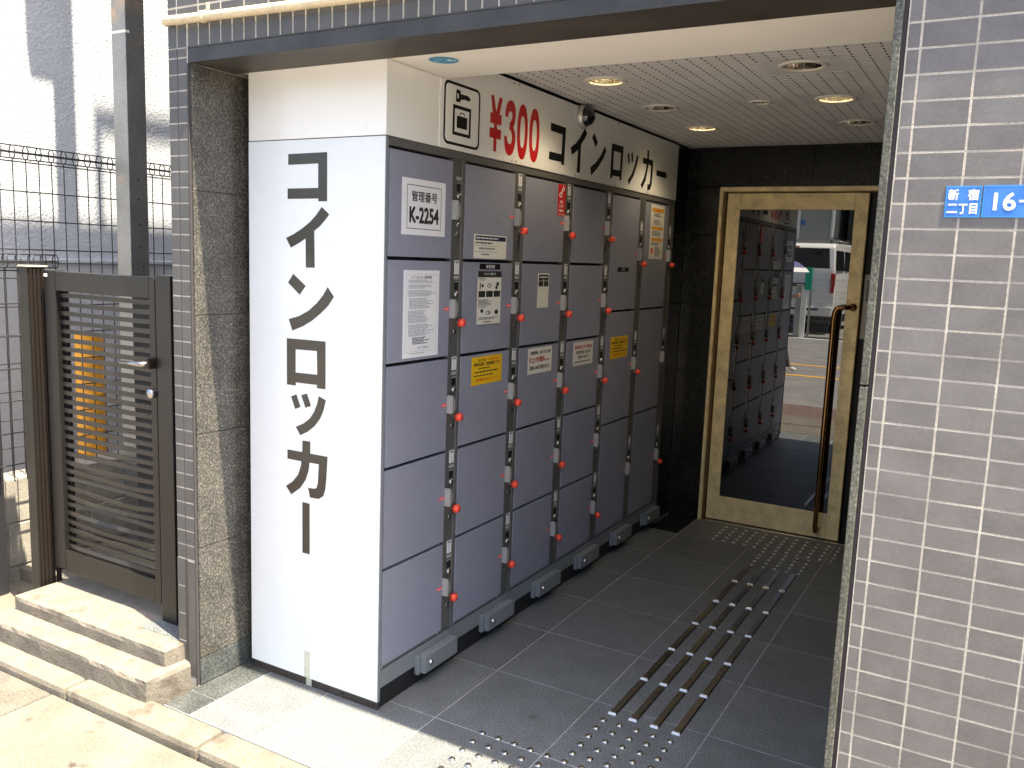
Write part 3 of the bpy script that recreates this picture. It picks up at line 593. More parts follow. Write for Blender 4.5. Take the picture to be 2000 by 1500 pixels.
notice('instruction_sheet', 'white instruction sheet with black heading and small drawings on a door', .557, .728, 1.289, 1.492, 'paper_cream',
       [('r', 'ink', (0, 1, .885, 1)), ('t', 'paper', (.26, .74, .925, .975), 'ロッカーの使い方', 'top', .01), ('r', 'ink', (0, 1, 0, .012)), ('l', 'ink', (.04, .34, .845, .87), 1), ('l', 'ink_grey', (.04, .4, .815, .83), 1),
        ('r', 'ink', (.08, .12, .66, .79)), ('c', 'ink', (.15, .25, .70, .76)), ('c', 'ink_grey', (.40, .56, .69, .775)), ('c', 'paper_cream', (.43, .51, .705, .755), 0, 'top'), ('c', 'ink', (.78, .90, .72, .80)), ('c', 'ink', (.74, .84, .66, .73)),
        ('r', 'ink', (.04, .32, .52, .635)), ('r', 'ink', (.36, .64, .52, .635)), ('r', 'ink', (.68, .96, .52, .635)), ('l', 'ink_grey', (.04, .6, .36, .48), 5), ('l', 'ink', (.04, .56, .325, .345), 1), ('c', 'ink', (.14, .26, .23, .30)), ('c', 'ink_grey', (.36, .56, .19, .265)), ('c', 'paper_cream', (.39, .48, .2, .25), 0, 'top'), ('c', 'ink', (.74, .9, .19, .28)), ('l', 'ink_grey', (.05, .95, .1, .15), 2), ('l', 'ink_grey', (.28, .7, .03, .08), 3)])
YEL = lambda: [('t', 'ink', (.22, .46, .82, .92), 'BOXは', 0, .01), ('l', 'ink_orange', (.55, .95, .83, .91), 1), ('t', 'ink', (.07, .93, .665, .79), '荷物を回収、別途保管します', 0, .02), ('l', 'ink', (.22, .76, .55, .61), 1), ('l', 'ink', (.1, .93, .42, .49), 1), ('l', 'ink', (.07, .93, .29, .36), 1), ('t', 'ink_orange', (.15, .85, .12, .22), '荷物保管料 別途 ３５０円 です', 0, .02)]
notice('yellow_notice', 'bright yellow notice under the instruction sheet, third door of the second column', .532, .754, 1.062, 1.170, 'paper_yellow', YEL())
notice('yellow_notice', 'yellow notice on the middle tall door of the fifth column', 1.828, 2.05, 1.058, 1.169, 'paper_yellow', YEL())
notice('fee_notice', 'white notice with large dark red middle line, third column of lockers', .968, 1.184, 1.0625, 1.1725, 'paper_cream',
       [('t', 'ink', (.09, .93, .74, .88), '荷物保管後、当社で引上の際', 0, .02), ('t', 'ink_red', (.05, .70, .42, .65), '引上げ手数料', 0, .03), ('l', 'ink_red', (.72, .95, .45, .52), 1), ('t', 'ink', (.07, .92, .14, .32), '別途1,000円頂きます。', 0, .025)])
notice('lost_key_notice', 'white notice with dark red top line, fourth column of lockers', 1.399, 1.616, 1.06, 1.1705, 'paper_cream',
       [('t', 'ink_red', (.08, .95, .70, .86), '鍵を紛失された場合は', 0, .03), ('t', 'ink', (.15, .86, .48, .63), '鍵交換代金 5,000 円', 0, .02), ('t', 'ink', (.24, .76, .28, .42), '出張料 6,000 円', 0, .02), ('l', 'ink', (.06, .92, .12, .19), 1)])
notice('code_card', 'narrow black and cream card on the second door of the third column', 1.028, 1.128, 1.341, 1.486, 'paper_cream',
       [('r', 'ink', (.07, .94, .62, .96)), ('l', 'paper', (.14, .88, .86, .92), 1, 'top'), ('r', 'paper_cream', (.07, .94, .775, .787), 0, 'top'), ('r', 'paper_cream', (.48, .53, .63, .84), 0, 'top')], 'card')
notice('camera_sticker', 'narrow red sticker with white camera drawing on a top locker door', 1.18, 1.25, 1.732, 1.866, 'sticker_red',
       [('t', 'paper', (.28, .66, .40, .49), '防犯', 0, .02), ('t', 'paper', (.18, .74, .26, .37), 'カメラ', 0, .02), ('t', 'paper', (.14, .76, .12, .22), '作動中', 0, .02), ('r', 'paper', (.05, .95, .04, .055), 0, 'top'),
        ('c', 'paper', (.14, .52, .58, .74)), ('c', 'sticker_red', (.22, .42, .62, .70), 0, 'top'), ('c', 'paper', (.48, .86, .80, .90)), ('c', 'sticker_red', (.56, .78, .825, .875), 0, 'top'), ('r', 'paper', (.62, .70, .88, .97), 0, 'top'), ('r', 'paper', (.42, .56, .72, .82), 0, 'top')], 'sticker')
notice('price_plate', 'tiny dark plate on the tall top door of the fifth column', 1.869, 2.008, 1.4985, 1.5195, 'black_print', [('t', 'handle_grey', (.32, .70, .2, .82), '¥300', 0, .02)], 'plate')
notice('tall_notice', 'tall cream notice with orange heading bands on the last column', 2.281, 2.487, 1.570, 1.861, 'paper_cream',
       [('r', 'paper_orange', (.06, .94, .86, .94)), ('l', 'ink_orange', (.25, .75, .88, .92), 1, 'top'), ('l', 'ink', (.22, .8, .78, .84), 2), ('l', 'ink_grey', (.2, .8, .63, .73), 4), ('r', 'paper_orange', (.1, .94, .54, .60)), ('l', 'ink_grey', (.14, .84, .42, .52), 4), ('r', 'paper_orange', (.1, .94, .33, .39)), ('l', 'ink_grey', (.12, .84, .25, .31), 2), ('r', 'ink_orange', (.1, .26, .1, .2)), ('l', 'ink_grey', (.4, .84, .05, .23), 7)])
# ---------------------------------------------------------------- address plates on the right wall
AD = .2076
FA = lambda u, v, d=0: (u, -AD-d, v)
def plate(name, label, u0, u1, v0, v1, words):
    e = empty(name, ((u0+u1)/2, -AD, v0), label, 'address plate')
    G().box(u0, u1, -AD-.0012, -AD+.0006, v0, v1).build('plate', 'plate_blue', e, .0005)
    gg = G(); t = .0013; e_ = .0012
    for q in ((u0+e_, u1-e_, v0+e_, v0+e_+t), (u0+e_, u1-e_, v1-e_-t, v1-e_), (u0+e_, u0+e_+t, v0+e_+t, v1-e_-t), (u1-e_-t, u1-e_, v0+e_+t, v1-e_-t)): rect(gg, *q, FA, .0015)
    gg.build('rim', 'sticker_blue', e); gg = G()
    for w_, a, b_, c_, d_, bo in words: put_text(gg, w_, a, b_, c_, d_, FA, .0016, bo)
    gg.build('lettering', 'white_enamel', e)
plate('address_plate', 'small square blue plate with white kanji on the tiled wall', 1.587, 1.6515, 1.655, 1.717, [('新', 1.592, 1.611, 1.689, 1.711, .03), ('宿', 1.627, 1.647, 1.689, 1.711, .03), ('二', 1.592, 1.611, 1.664, 1.682, .03), ('丁', 1.6125, 1.6285, 1.662, 1.682, .03), ('目', 1.632, 1.646, 1.662, 1.683, .03)])
plate('address_plate', 'wider blue plate with large white 16 beside the kanji plate', 1.6535, 1.80, 1.6555, 1.718, [('16', 1.673, 1.712, 1.669, 1.704, .03), ('-', 1.717, 1.731, 1.685, 1.6895, .02)])
# ================================================================ tactile paving
gp = empty('tactile_guide_path', (.79, 1.3, 0), 'four rows of metal guide bars running to the gold door', 'tactile paving')
by = [.428, .727, 1.031, 1.335, 1.634, 1.948, 2.232]
bmx = bmesh.new(); Lb = .292
vs_ = [bmx.verts.new(p) for p in [(-.014, -Lb/2, 0), (.014, -Lb/2, 0), (.014, Lb/2, 0), (-.014, Lb/2, 0), (-.0105, -Lb/2+.010, .005), (.0105, -Lb/2+.010, .005), (.0105, Lb/2-.010, .005), (-.0105, Lb/2-.010, .005)]]
for q in ((4, 5, 6, 7), (0, 1, 5, 4), (1, 2, 6, 5), (2, 3, 7, 6), (3, 0, 4, 7)): bmx.faces.new([vs_[k] for k in q])
BARM = bpy.data.meshes.new('guide_bar'); bmx.to_mesh(BARM); bmx.free(); BARM.materials.append(MATS['steel_dark'])
glintg = G().quad((-.0145, -.001, 0), (.0145, -.001, 0), (.0125, .0035, .0066), (-.0125, .0035, .0066)).quad((-.0125, .0035, .0066), (.0125, .0035, .0066), (.0125, .0085, .0066), (-.0125, .0085, .0066)).quad((-.0145, -.001, 0), (-.0125, .0035, .0066), (-.0125, .0085, .0066), (-.0145, .0085, 0)).quad((.0145, -.001, 0), (.0145, .0085, 0), (.0125, .0085, .0066), (.0125, .0035, .0066)).quad((-.0125, .0085, .0066), (.0125, .0085, .0066), (.0145, .0085, 0), (-.0145, .0085, 0))
GLINTM = bpy.data.meshes.new('end_glint'); GLINTM.from_pydata(glintg.v, [], glintg.f); GLINTM.materials.append(MATS['glint_steel'])  # wedge on the bevelled bar end, sky glint put into its brighter metal
for x in (.678, .754, .831, .907):
    for a, b_ in zip(by, by[1:]):
        o = place(bpy.data.objects.new('guide_bar', BARM), (x, (a+b_)/2, .0008), gp); place(bpy.data.objects.new('end_glint', GLINTM), (x, a+.003, .0010), o)
stud0 = G().lathe([(.0115, 0), (.0108, .0028), (.008, .0046), (.0001, .005)], (0, 0, 0), 'z', 14)
SM = bpy.data.meshes.new('stud'); SM.from_pydata(stud0.v, [], stud0.f); SM.materials.append(MATS['steel'])
for p in SM.polygons: p.use_smooth = True
def studs(label, loc, pts):
    e = empty('tactile_warning_studs', loc, label, 'tactile paving')
    for x, y in pts: place(bpy.data.objects.new('stud', SM), (x, y, .0006), e)
P_ = .0598
studs('patch of metal warning studs at the street edge of the entrance', (.65, .1, 0), [(.368+P_*i, .087-P_*j) for i in range(10) for j in range(5)]+[(.668+P_*i, .383-P_*j) for i in range(5) for j in range(5)])
studs('patch of small metal warning studs in front of the gold door', (.7, 2.6, 0), [(.385+.0588*i, 2.555+.066*j) for i in range(12) for j in range(5)]+[(.684+.0605*i, 2.25+.061*j) for i in range(5) for j in range(5)])
# ================================================================ left of the entrance: pipe, steps, gate, fence, neighbour
pp = empty('conduit_pipe', (.3, -.245, 2.24), 'cream painted conduit pipe running along the tiled lintel', 'pipe')
pts = [(-.752, -.10, 2.268), (-.752, -.17, 2.266), (-.750, -.200, 2.262), (-.722, -.220, 2.258), (-.68, -.2235, 2.255), (-.55, -.2235, 2.252), (.1, -.2235, 2.2405), (1.0, -.2235, 2.255), (2.4, -.2235, 2.262)]
G().tube(pts, .0148, 14).build('pipe', 'pipe_cream', pp, 0, True)
for x, z in ((-.545, 2.252), (.33, 2.244), (1.2, 2.256)):
    c_ = G().tube([(x-.008, -.2235, z), (x+.008, -.2235, z)], .0185, 14).box(x-.007, x+.007, -.2235, -.205, z+.012, z+.020).box(x-.007, x+.007, -.209, -.203, z+.012, z+.046).build('clip', 'pipe_cream', pp, .001)
def rough_box(name, x0, x1, y0, y1, z0, z1, m, parent, step=.05, amp=.004, seed=0, edge=.006):
    bm = bmesh.new(); nx = max(2, int((x1-x0)/step)); ny = max(2, int((y1-y0)/step)); nz = max(2, int((z1-z0)/(step*.5)))
    bmesh.ops.create_cube(bm, size=1, matrix=Matrix.Translation(((x0+x1)/2, (y0+y1)/2, (z0+z1)/2)) @ Matrix.Diagonal((x1-x0, y1-y0, z1-z0, 1)))
    for ax, n, a, b_ in ((0, nx, x0, x1), (1, ny, y0, y1), (2, nz, z0, z1)):
        for k in range(1, n):
            co = [0, 0, 0]; co[ax] = a+(b_-a)*k/n; no = [0, 0, 0]; no[ax] = 1
            bmesh.ops.bisect_plane(bm, geom=bm.verts[:]+bm.edges[:]+bm.faces[:], plane_co=co, plane_no=no)
    for v in bm.verts:
        p = v.co; e = 0
        fx_ = min(abs(p.x-x0), abs(p.x-x1)); fy_ = min(abs(p.y-y0), abs(p.y-y1)); fz = abs(p.z-z1)
        q = Vector((p.x*11+seed, p.y*11, p.z*11)); n_ = noise.noise(q)+.5*noise.noise(q*2.7)
        cnt = (fx_ < 1e-4)+(fy_ < 1e-4)+(fz < 1e-4)
        c_ = Vector(((x0+x1)/2, (y0+y1)/2, (z0+z1)/2)); dv = Vector((math.copysign(1, p.x-c_.x) if fx_ < 1e-4 else 0, math.copysign(1, p.y-c_.y) if fy_ < 1e-4 else 0, 1 if fz < 1e-4 else 0))
        if cnt >= 2: v.co -= dv*(edge*(.4+max(0, n_)*1.6))
        elif p.z > z0+1e-4: v.co += dv*n_*amp*.5
    me = bpy.data.meshes.new(name); bm.to_mesh(me); bm.free(); me.materials.append(MATS[m])
    o_ = Vector(((x0+x1)/2, (y0+y1)/2, z0)); me.transform(Matrix.Translation(-o_)); return place(bpy.data.objects.new(name, me), o_, parent)
sp_ = empty('stone_steps', (-1.15, -.25, 0), 'two worn pale stone steps in front of the bronze gate', 'steps')
rough_box('upper_step', -1.604, -.707, -.292, .02, .068, .14, 'stone_light', sp_, .035, .003, 3, .004)
rough_box('lower_step', -1.62, -.677, -.393, -.13, -.03, .082, 'stone_light', sp_, .035, .004, 9, .006)
box('back_slab', -.955, -.712, -.205, .02, .1395, .1425, 'floor_stone', sp_, .0005)
struct(box('passage_ground', -3.2, -.735, .021, 6, -.2, .055, 'slab', None, 0)); struct(box('side_ground', -3.2, -1.625, -.36, .021, -.2, -.005, 'slab', None, 0))
# gate
YG = -.12
gt = empty('slatted_gate', (-1.27, YG, .22), 'bronze metal gate of thin horizontal slats, lower ones bent', 'gate')
box('hinge_stile', -1.60, -1.528, YG, YG+.045, .21, 1.432, 'gate_bronze', gt, .004, 2); box('latch_stile', -.972, -.938, YG, YG+.045, .20, 1.425, 'gate_bronze', gt, .004, 2)
box('top_rail', -1.5275, -.9725, YG+.001, YG+.044, 1.352, 1.428, 'gate_bronze', gt, .003, 2); box('bottom_rail', -1.5275, -.9725, YG+.001, YG+.044, .205, .292, 'gate_bronze', gt, .003, 2)
nS = 30
for k in range(nS):
    z = 1.335-k*(1.335-.308)/(nS-1); low = max(0, (k-16)/(nS-17)); gg = G(); N = 10; prev = None
    bend = math.sin(low*math.pi)*random.uniform(.006, .017) if low > 0 else random.gauss(0, .0004); tw = low*random.uniform(-.5, .35); yy = random.gauss(0, .004)*low
    pos = random.uniform(.3, .7)
    for j in range(N+1):
        t = j/N; x = -1.528+t*.556; s_ = math.sin(math.pi*t**(math.log(.5)/math.log(pos))); dz = bend*s_*(1 if k % 3 else -.4); an = tw*s_
        h = .0082; th = .006; i = len(gg.v); cy_ = YG+.024+yy*s_
        for a, b_ in ((-th, -h), (th, -h), (th, h), (-th, h)): gg.v.append((x, cy_+a*math.cos(an)-b_*math.sin(an), z-dz+a*math.sin(an)+b_*math.cos(an)))
        if j: gg.f += [(i-4+q, i-4+(q+1) % 4, i+(q+1) % 4, i+q) for q in range(4)]
    gg.build('slat', 'gate_slat', gt)
box('slat_bracket', -1.5275, -1.512, YG+.0305, YG+.043, .30, 1.35, 'gate_dark', gt, .001)
lv = G().tube([(-.952, YG, 1.118), (-.952, YG-.045, 1.118), (-.960, YG-.052, 1.118), (-1.07, YG-.05, 1.115)], [.010, .010, .0095, .008], 10).build('lever_handle', 'steel_dark', gt, 0, True)
box('lever_collar', -.967, -.936, YG-.034, YG-.0005, 1.10, 1.137, 'gate_dark', lv, .004, 2)
G().lathe([(.0001, -.026), (.016, -.024), (.018, -.018), (.018, 0)], (-.952, YG, 1.008), 'y', 18).build('lock_cylinder', 'steel', gt, 0, True)
box('white_sticker', -1.597, -1.575, YG-.0012, YG-.0004, 1.405, 1.417, 'paper', gt, 0)
gc = empty('gate_column', (-1.66, -.13, 0), 'dark bronze square column on the hinge side of the gate', 'gate column')
G().box(-1.692, -1.636, -.165, -.095, -.01, 1.44).build('column', 'gate_bronze', gc, .003)
for k in range(4): box('rib', -1.6355, -1.629, -.158+k*.016, -.149+k*.016, 0, 1.432, 'gate_dark', gc, .001)
box('hinge_plate', -1.6355, -1.618, -.094, -.080, 0, 1.41, 'gate_dark', gc, .001); box('cap', -1.695, -1.626, -.168, -.085, 1.4405, 1.446, 'pipe_cream', gc, .001)  # cream cap: sunlight on the bronze column top is put into its colour
lp = empty('latch_post', (-.87, -.1, .14), 'bronze latch post between the gate and the tiled pillar', 'gate post')
box('post', -.925, -.845, -.128, -.05, .143, 1.437, 'gate_bronze', lp, .003, 2); box('wall_channel', -.8445, -.738, -.118, -.06, .143, 1.42, 'gate_bronze', lp, .003)
# low block wall with mesh fence
lw = empty('block_wall', (-2.18, 1, 0), 'low rough concrete block wall under the mesh fence', 'wall')
zr = [-.05, .065, .268, .477]
for j in range(3):
    y = -.62+(.2 if j % 2 else 0)
    while y < 3.2:
        box('concrete_block', -2.24, -2.10+random.uniform(-.002, .002), y+.003, y+.395, zr[j]+.003, zr[j+1]-.003, 'block', lw, .004); y += .4
box('mortar', -2.232, -2.108, -.6, 3.2, -.05, .474, 'grout', lw, 0)
def mesh_fence(label, xf, y0, y1, z0, z1, pitch, rung, group):
    e = empty('mesh_fence', (xf, (y0+y1)/2, z0), label, 'fence'); H_ = z1-z0; R_ = .0025
    gg = G().tube([(0, 0, 0), (0, 0, H_-.075)], R_, 6)
    loop = [(.022*math.sin(2*math.pi*k/14), 0, H_-.045-.030*math.cos(2*math.pi*k/14)) for k in range(14)]
    gg.tube(loop, R_, 6, close=True); me = bpy.data.meshes.new('vertical_wire'); me.from_pydata(gg.v, [], gg.f); me.materials.append(MATS['fence_wire'])
    y = y0
    while y < y1: place(bpy.data.objects.new('vertical_wire', me), (xf, y, z0), e); y += pitch
    zs_ = [z1-.016, z1-.072]+[z1-.085-k*rung for k in range(int((H_-.085)/rung)+1)]
    hm_ = G().tube([(0, 0, 0), (0, y1-y0, 0)], R_*1.15, 6); mh = bpy.data.meshes.new('horizontal_wire'); mh.from_pydata(hm_.v, [], hm_.f); mh.materials.append(MATS['fence_wire'])
    for z in zs_: place(bpy.data.objects.new('horizontal_wire', mh), (xf+.0045, y0, z), e)
    place(bpy.data.objects.new('horizontal_wire', mh), (xf-.02, y0, z1-.045), e); place(bpy.data.objects.new('horizontal_wire', mh), (xf+.02, y0, z1-.045), e)
    return e
f1 = mesh_fence('tall black wire mesh fence with looped top in front of the white wall', -2.15, -.5, 2.7, .48, 1.972, .060, .128, 'fences')
for y in (-.45, 1.6): box('fence_post', -2.20, -2.165, y, y+.04, .477, 1.95, 'fence_wire', f1, .003)
f2 = mesh_fence('short wire mesh panel with looped top beside the gate column', -1.965, -.34, .165, .50, 1.50, .056, .14, 'fences')
box('fence_post', -2.03, -1.985, -.14, -.095, -.01, 1.28, 'fence_wire', f2, .003); box('fence_foot', -2.0, -1.93, .09, .16, .053, .50, 'fence_wire', f2, .003)
# steel post with bolt holes and a box high up
ps = empty('steel_post', (-1.95, .55, 0), 'tall square galvanised steel post behind the gate', 'post')
G().box(-2.0, -1.9, .5, .6, -.1, 6.2).build('post', 'post_steel', ps, .003)
for z in (1.845, 1.755, 1.64, 1.535, 1.44, 1.33): G().lathe([(.0001, .0006), (.0042, .0006), (.0044, 0)], (-1.9, .548 if z > 1.5 else .565, z), 'x', 12).build('bolt_hole', 'black_gap', ps)
box('seam', -2.0006, -1.8994, .4992, .52, 2.50, 2.512, 'paper_cream', ps, 0)
box('cable_box', -1.985, -1.915, .36, .498, 4.52, 5.4, 'post_steel', ps, .006); box('base_plate', -2.04, -1.86, .46, .64, .054, .066, 'post_steel', ps, .002)
sv = empty('yellow_sleeve', (-2.32, .56, 0), 'upright orange yellow plastic guard sleeve behind the fence', 'guard sleeve')
G().tube([(-2.33, .56, 0), (-2.33, .56, 1.085)], .068, 24).build('sleeve', 'sleeve', sv, 0, False)
for k in range(5): G().lathe([(.0685, 0), (.0705, .004), (.0705, .016), (.0685, .02)], (-2.33, .56, .2+k*.19), 'z', 24).build('ridge', 'sleeve', sv, 0, True)
# neighbour building
nb = empty('white_building', (-4.5, 4, 0), 'neighbouring building with rough white stucco wall', 'building')
G().box(-7, -2.75, -.15, 9, -.1, 8.5).build('wall', 'stucco', nb)
box('base_course', -2.75, -2.738, -.15, 9, -.1, 1.43, 'stucco_base', nb, .003); box('drip_edge', -2.75, -2.728, -.15, 9, 1.431, 1.452, 'stucco', nb, .003)
for k in range(4):
    w_ = box('window', -2.752, -2.74, 2.6+k*1.6, 3.4+k*1.6, 2.2, 3.3, 'window_dark', nb, .002); box('window_sill', -2.75, -2.70, 2.55+k*1.6, 3.45+k*1.6, 2.15, 2.198, 'post_steel', w_, .003)
for k in range(3): box('window', -6.2+k*1.2, -5.4+k*1.2, -.157, -.148, 2.4, 3.6, 'window_dark', nb, .002)
box('roof', -7.05, -2.7, -.2, 9.05, 8.501, 8.62, 'core', nb, .01)
# ================================================================ across the street (seen in the door glass)
VX, VY = -2.93, -14.5
vn = empty('parked_van', (VX, VY-2.3, -.04), 'white van with roof rack parked behind the mesh fence across the street', 'van')
prof = [(0, .42), (-.02, 1.0), (-.06, 1.55), (-.16, 2.12), (-.30, 2.22), (-2.9, 2.26), (-3.5, 2.16), (-4.15, 1.42), (-4.62, 1.2), (-4.72, .9), (-4.72, .42)]
bm = bmesh.new(); hw = .845
Lf = [bm.verts.new((VX-hw+(.10*max(0, z-1.2)), VY+y, z)) for y, z in prof]; Rt = [bm.verts.new((VX+hw-(.10*max(0, z-1.2)), VY+y, z)) for y, z in prof]
bm.faces.new(Lf); bm.faces.new(Rt[::-1])
for k in range(len(prof)): bm.faces.new((Lf[k], Rt[k], Rt[(k+1) % len(prof)], Lf[(k+1) % len(prof)]))
bmesh.ops.recalc_face_normals(bm, faces=bm.faces[:]); bmesh.ops.bevel(bm, geom=bm.edges[:], offset=.05, segments=3, affect='EDGES', profile=.6)
for f in bm.faces: f.smooth = True
me = bpy.data.meshes.new('body'); bm.to_mesh(me); bm.free(); me.materials.append(MATS['van_white']); me.transform(Matrix.Translation((-VX, -VY, 0))); bv = place(bpy.data.objects.new('body', me), (VX, VY, 0), vn)
def quad_solid(name, pts, off, m_, parent):
    n_ = (Vector(pts[1])-Vector(pts[0])).cross(Vector(pts[2])-Vector(pts[0])).normalized()*off; gg = G(); a = [Vector(p) for p in pts]; b_ = [p+n_ for p in a]; k = len(a)
    gg.v = [tuple(p) for p in a+b_]; gg.f = [tuple(range(k))[::-1], tuple(range(k, 2*k))]+[(i, (i+1) % k, k+(i+1) % k, k+i) for i in range(k)]; return gg.build(name, m_, parent, .006)
rear = lambda x, z: (VX+x, VY+(-.02-(z-1.0)*.073 if z < 1.55 else -.06-(z-1.55)*.175)+.004, z)
quad_solid('rear_window', [rear(-.68, 1.60), rear(-.62, 2.10), rear(.62, 2.10), rear(.68, 1.60)][::-1], .012, 'van_glass', vn)
for s_ in (-1, 1):
    box('tail_light', VX+s_*.78-.05, VX+s_*.78+.05, VY-.10, VY+.006, 1.0, 1.48, 'tail_red', vn, .015, 2)
    side = lambda y, z: (VX+s_*(hw-.10*max(0, z-1.2)+.004), VY+y, z)
    for y0, y1 in ((-.25, -1.35), (-1.5, -2.75), (-2.9, -3.7)):
        q = [side(y0, 1.55), side(y1, 1.55), side(y1+(.25 if y1 < -3 else 0), 2.05), side(y0, 2.05)]
        quad_solid('side_window', q if s_ < 0 else q[::-1], .008, 'van_glass', vn)
    for y in (-.95, -3.75):
        wh = G().lathe([(.001, -.1), (.33, -.1), (.345, -.07), (.345, .07), (.33, .1), (.2, .1), (.19, .07), (.001, .07)] if s_ > 0 else [(.001, -.07), (.19, -.07), (.2, -.1), (.33, -.1), (.345, -.07), (.345, .07), (.33, .1), (.001, .1)], (VX+s_*.77, VY+y, .305), 'x', 24).build('wheel', 'tyre', vn, 0, True)
        G().lathe([(.001, .0), (.17, .0), (.19, -.02)], (VX+s_*.845, VY+y, .305), 'x', 20).build('rim', 'steel', wh)
    box('headlight', VX+s_*.62-.16, VX+s_*.62+.16, VY-4.73, VY-4.60, .85, 1.08, 'white_enamel', vn, .02); box('mirror', VX+s_*.98-.09, VX+s_*.98+.09, VY-3.75, VY-3.66, 1.45, 1.75, 'van_black', vn, .02)
    box('rack_bar', VX+s_*.62-.02, VX+s_*.62+.02, VY-2.9, VY-.35, 2.33, 2.37, 'steel_dark', vn, .004)
for k in range(5): box('rack_crossbar', VX-.66, VX+.66, VY-.45-k*.58, VY-.41-k*.58, 2.29, 2.328, 'steel_dark', vn, .004)
for k in range(3):
    for s_ in (-1, 1): box('rack_foot', VX+s_*.6-.02, VX+s_*.6+.02, VY-.46-k*1.16, VY-.40-k*1.16, 2.2, 2.2895, 'van_black', vn, .004)
quad_solid('windscreen', [(VX-.70, VY-4.13, 1.46), (VX+.70, VY-4.13, 1.46), (VX+.64, VY-3.53, 2.13), (VX-.64, VY-3.53, 2.13)], .012, 'van_glass', vn)
box('rear_bumper', VX-.82, VX+.82, VY-.1, VY+.06, .42, .66, 'van_white', vn, .03, 2); box('bumper_step', VX-.5, VX+.5, VY-.05, VY+.064, .55, .62, 'van_black', vn, .008)
box('number_plate', VX-.17, VX+.17, VY-.02, VY+.012, .80, .97, 'paper', vn, .003); box('underbody', VX-.76, VX+.76, VY-4.5, VY-.15, .2, .43, 'van_black', vn, .02)
box('rear_handle', VX-.28, VX+.28, VY-.03, VY+.012, 1.14, 1.22, 'van_black', vn, .008); box('stop_lamp', VX-.65, VX-.1, VY-.16, VY-.10, 2.105, 2.14, 'tail_red', vn, .006)
box('rear_mirror', VX+.28, VX+.42, VY-.1, VY+.04, 2.0, 2.09, 'van_black', vn, .012)
pf = empty('street_mesh_fence', (-3, -13.75, -.04), 'grey wire mesh fence across the street in front of the van', 'fence')
gg = G(); x = -9
while x < 4: gg.box(x-.002, x+.002, -13.752, -13.748, -.04, 1.36); x += .06
tag(gg.build('mesh_wire', 'steel_dark', pf), kind='stuff')
for k in range(10): box('horizontal_wire', -9, 4, -13.7475, -13.743, .06+k*.14, .065+k*.14, 'steel_dark', pf, 0)
for k in range(7): box('fence_post', -9+k*2.16, -8.96+k*2.16, -13.80, -13.76, -.05, 1.4, 'steel_dark', pf, .004)
pk = empty('street_marker_post', (-2.6, -13.5, -.075), 'white marker post with a green top across the street', 'marker post')
box('post', -2.63, -2.53, -13.53, -13.47, -.08, 1.08, 'post_white', pk, .006); box('green_top', -2.60, -2.44, -13.535, -13.46, 1.0805, 1.6, 'green_sign', pk, .006); box('concrete_pier', -2.80, -2.66, -13.62, -13.52, -.08, 1.2, 'concrete_far', pk, .008)
fb = empty('grey_building', (-4, -25, 0), 'plain grey building behind the parked van across the street', 'building')
G().box(-16, -3.62, -34, -22.5, -.1, 8).build('wall', 'concrete_far', fb); box('roof', -16.1, -3.55, -34.1, -22.4, 8.001, 8.2, 'core', fb, .02)
box('downpipe', -4.86, -4.72, -22.5, -22.36, 0, 8, 'post_white', fb, .02); box('downpipe', -3.72, -3.62, -22.498, -22.40, 0, 8, 'post_white', fb, .02)
box('wall_plate', -4.70, -4.58, -22.5, -22.47, 3.05, 3.2, 'plate_blue', fb, .004)
for j in range(2):
    for k in range(5):
        w_ = box('window', -15+k*2.2, -13.9+k*2.2, -22.52, -22.485, 3.4+j*2.4, 4.6+j*2.4, 'window_dark', fb, .004); box('window_sill', -15.05+k*2.2, -13.85+k*2.2, -22.5, -22.42, 3.33+j*2.4, 3.397+j*2.4, 'post_white', w_, .004)
fc = empty('brown_building', (4, -26, 0), 'darker brown building beside the grey one across the street', 'building')
G().box(-3.3, 12, -36, -23.2, -.1, 9).build('wall', 'gate_slat', fc); box('roof', -3.4, 12.1, -36.1, -23.1, 9.001, 9.2, 'core', fc, .02)
for j in range(3):
    for k in range(6):
        w_ = box('window', -2.6+k*2.4, -1.2+k*2.4, -23.22, -23.19, 1.2+j*2.6, 2.7+j*2.6, 'window_dark', fc, .004); box('window_sill', -2.65+k*2.4, -1.15+k*2.4, -23.2, -23.1, 1.13+j*2.6, 1.197+j*2.6, 'post_white', w_, .004)
# person walking with an umbrella, mostly hidden behind the lockers in the reflection
PX, PY, PZ = -1.50, -6.0, -.075
pn = empty('person', (PX, PY, PZ), 'person in pale shirt and dark trousers walking under an umbrella across the street', 'person')
J = {'pel': (0, 0, .93, .125), 'wai': (.0, 0, 1.08, .11), 'che': (.02, 0, 1.28, .125), 'nec': (.03, 0, 1.43, .055), 'hd0': (.045, 0, 1.50, .06), 'hd1': (.055, 0, 1.57, .085), 'hd2': (.05, 0, 1.65, .075),
     'hL': (0, .09, .88, .085), 'kL': (.16, .09, .50, .058), 'aL': (.27, .09, .10, .036), 'fL': (.40, .09, .045, .030), 'hR': (0, -.09, .88, .085), 'kR': (-.05, -.09, .47, .058), 'aR': (-.32, -.09, .16, .036), 'fR': (-.25, -.09, .04, .030),
     'sL': (.02, .18, 1.37, .052), 'eL': (.10, .22, 1.12, .040), 'wL': (.28, .16, 1.20, .026), 'haL': (.33, .15, 1.23, .028), 'sR': (.02, -.18, 1.37, .052), 'eR': (-.06, -.22, 1.11, .040), 'wR': (.02, -.21, .88, .026), 'haR': (.04, -.20, .80, .024)}
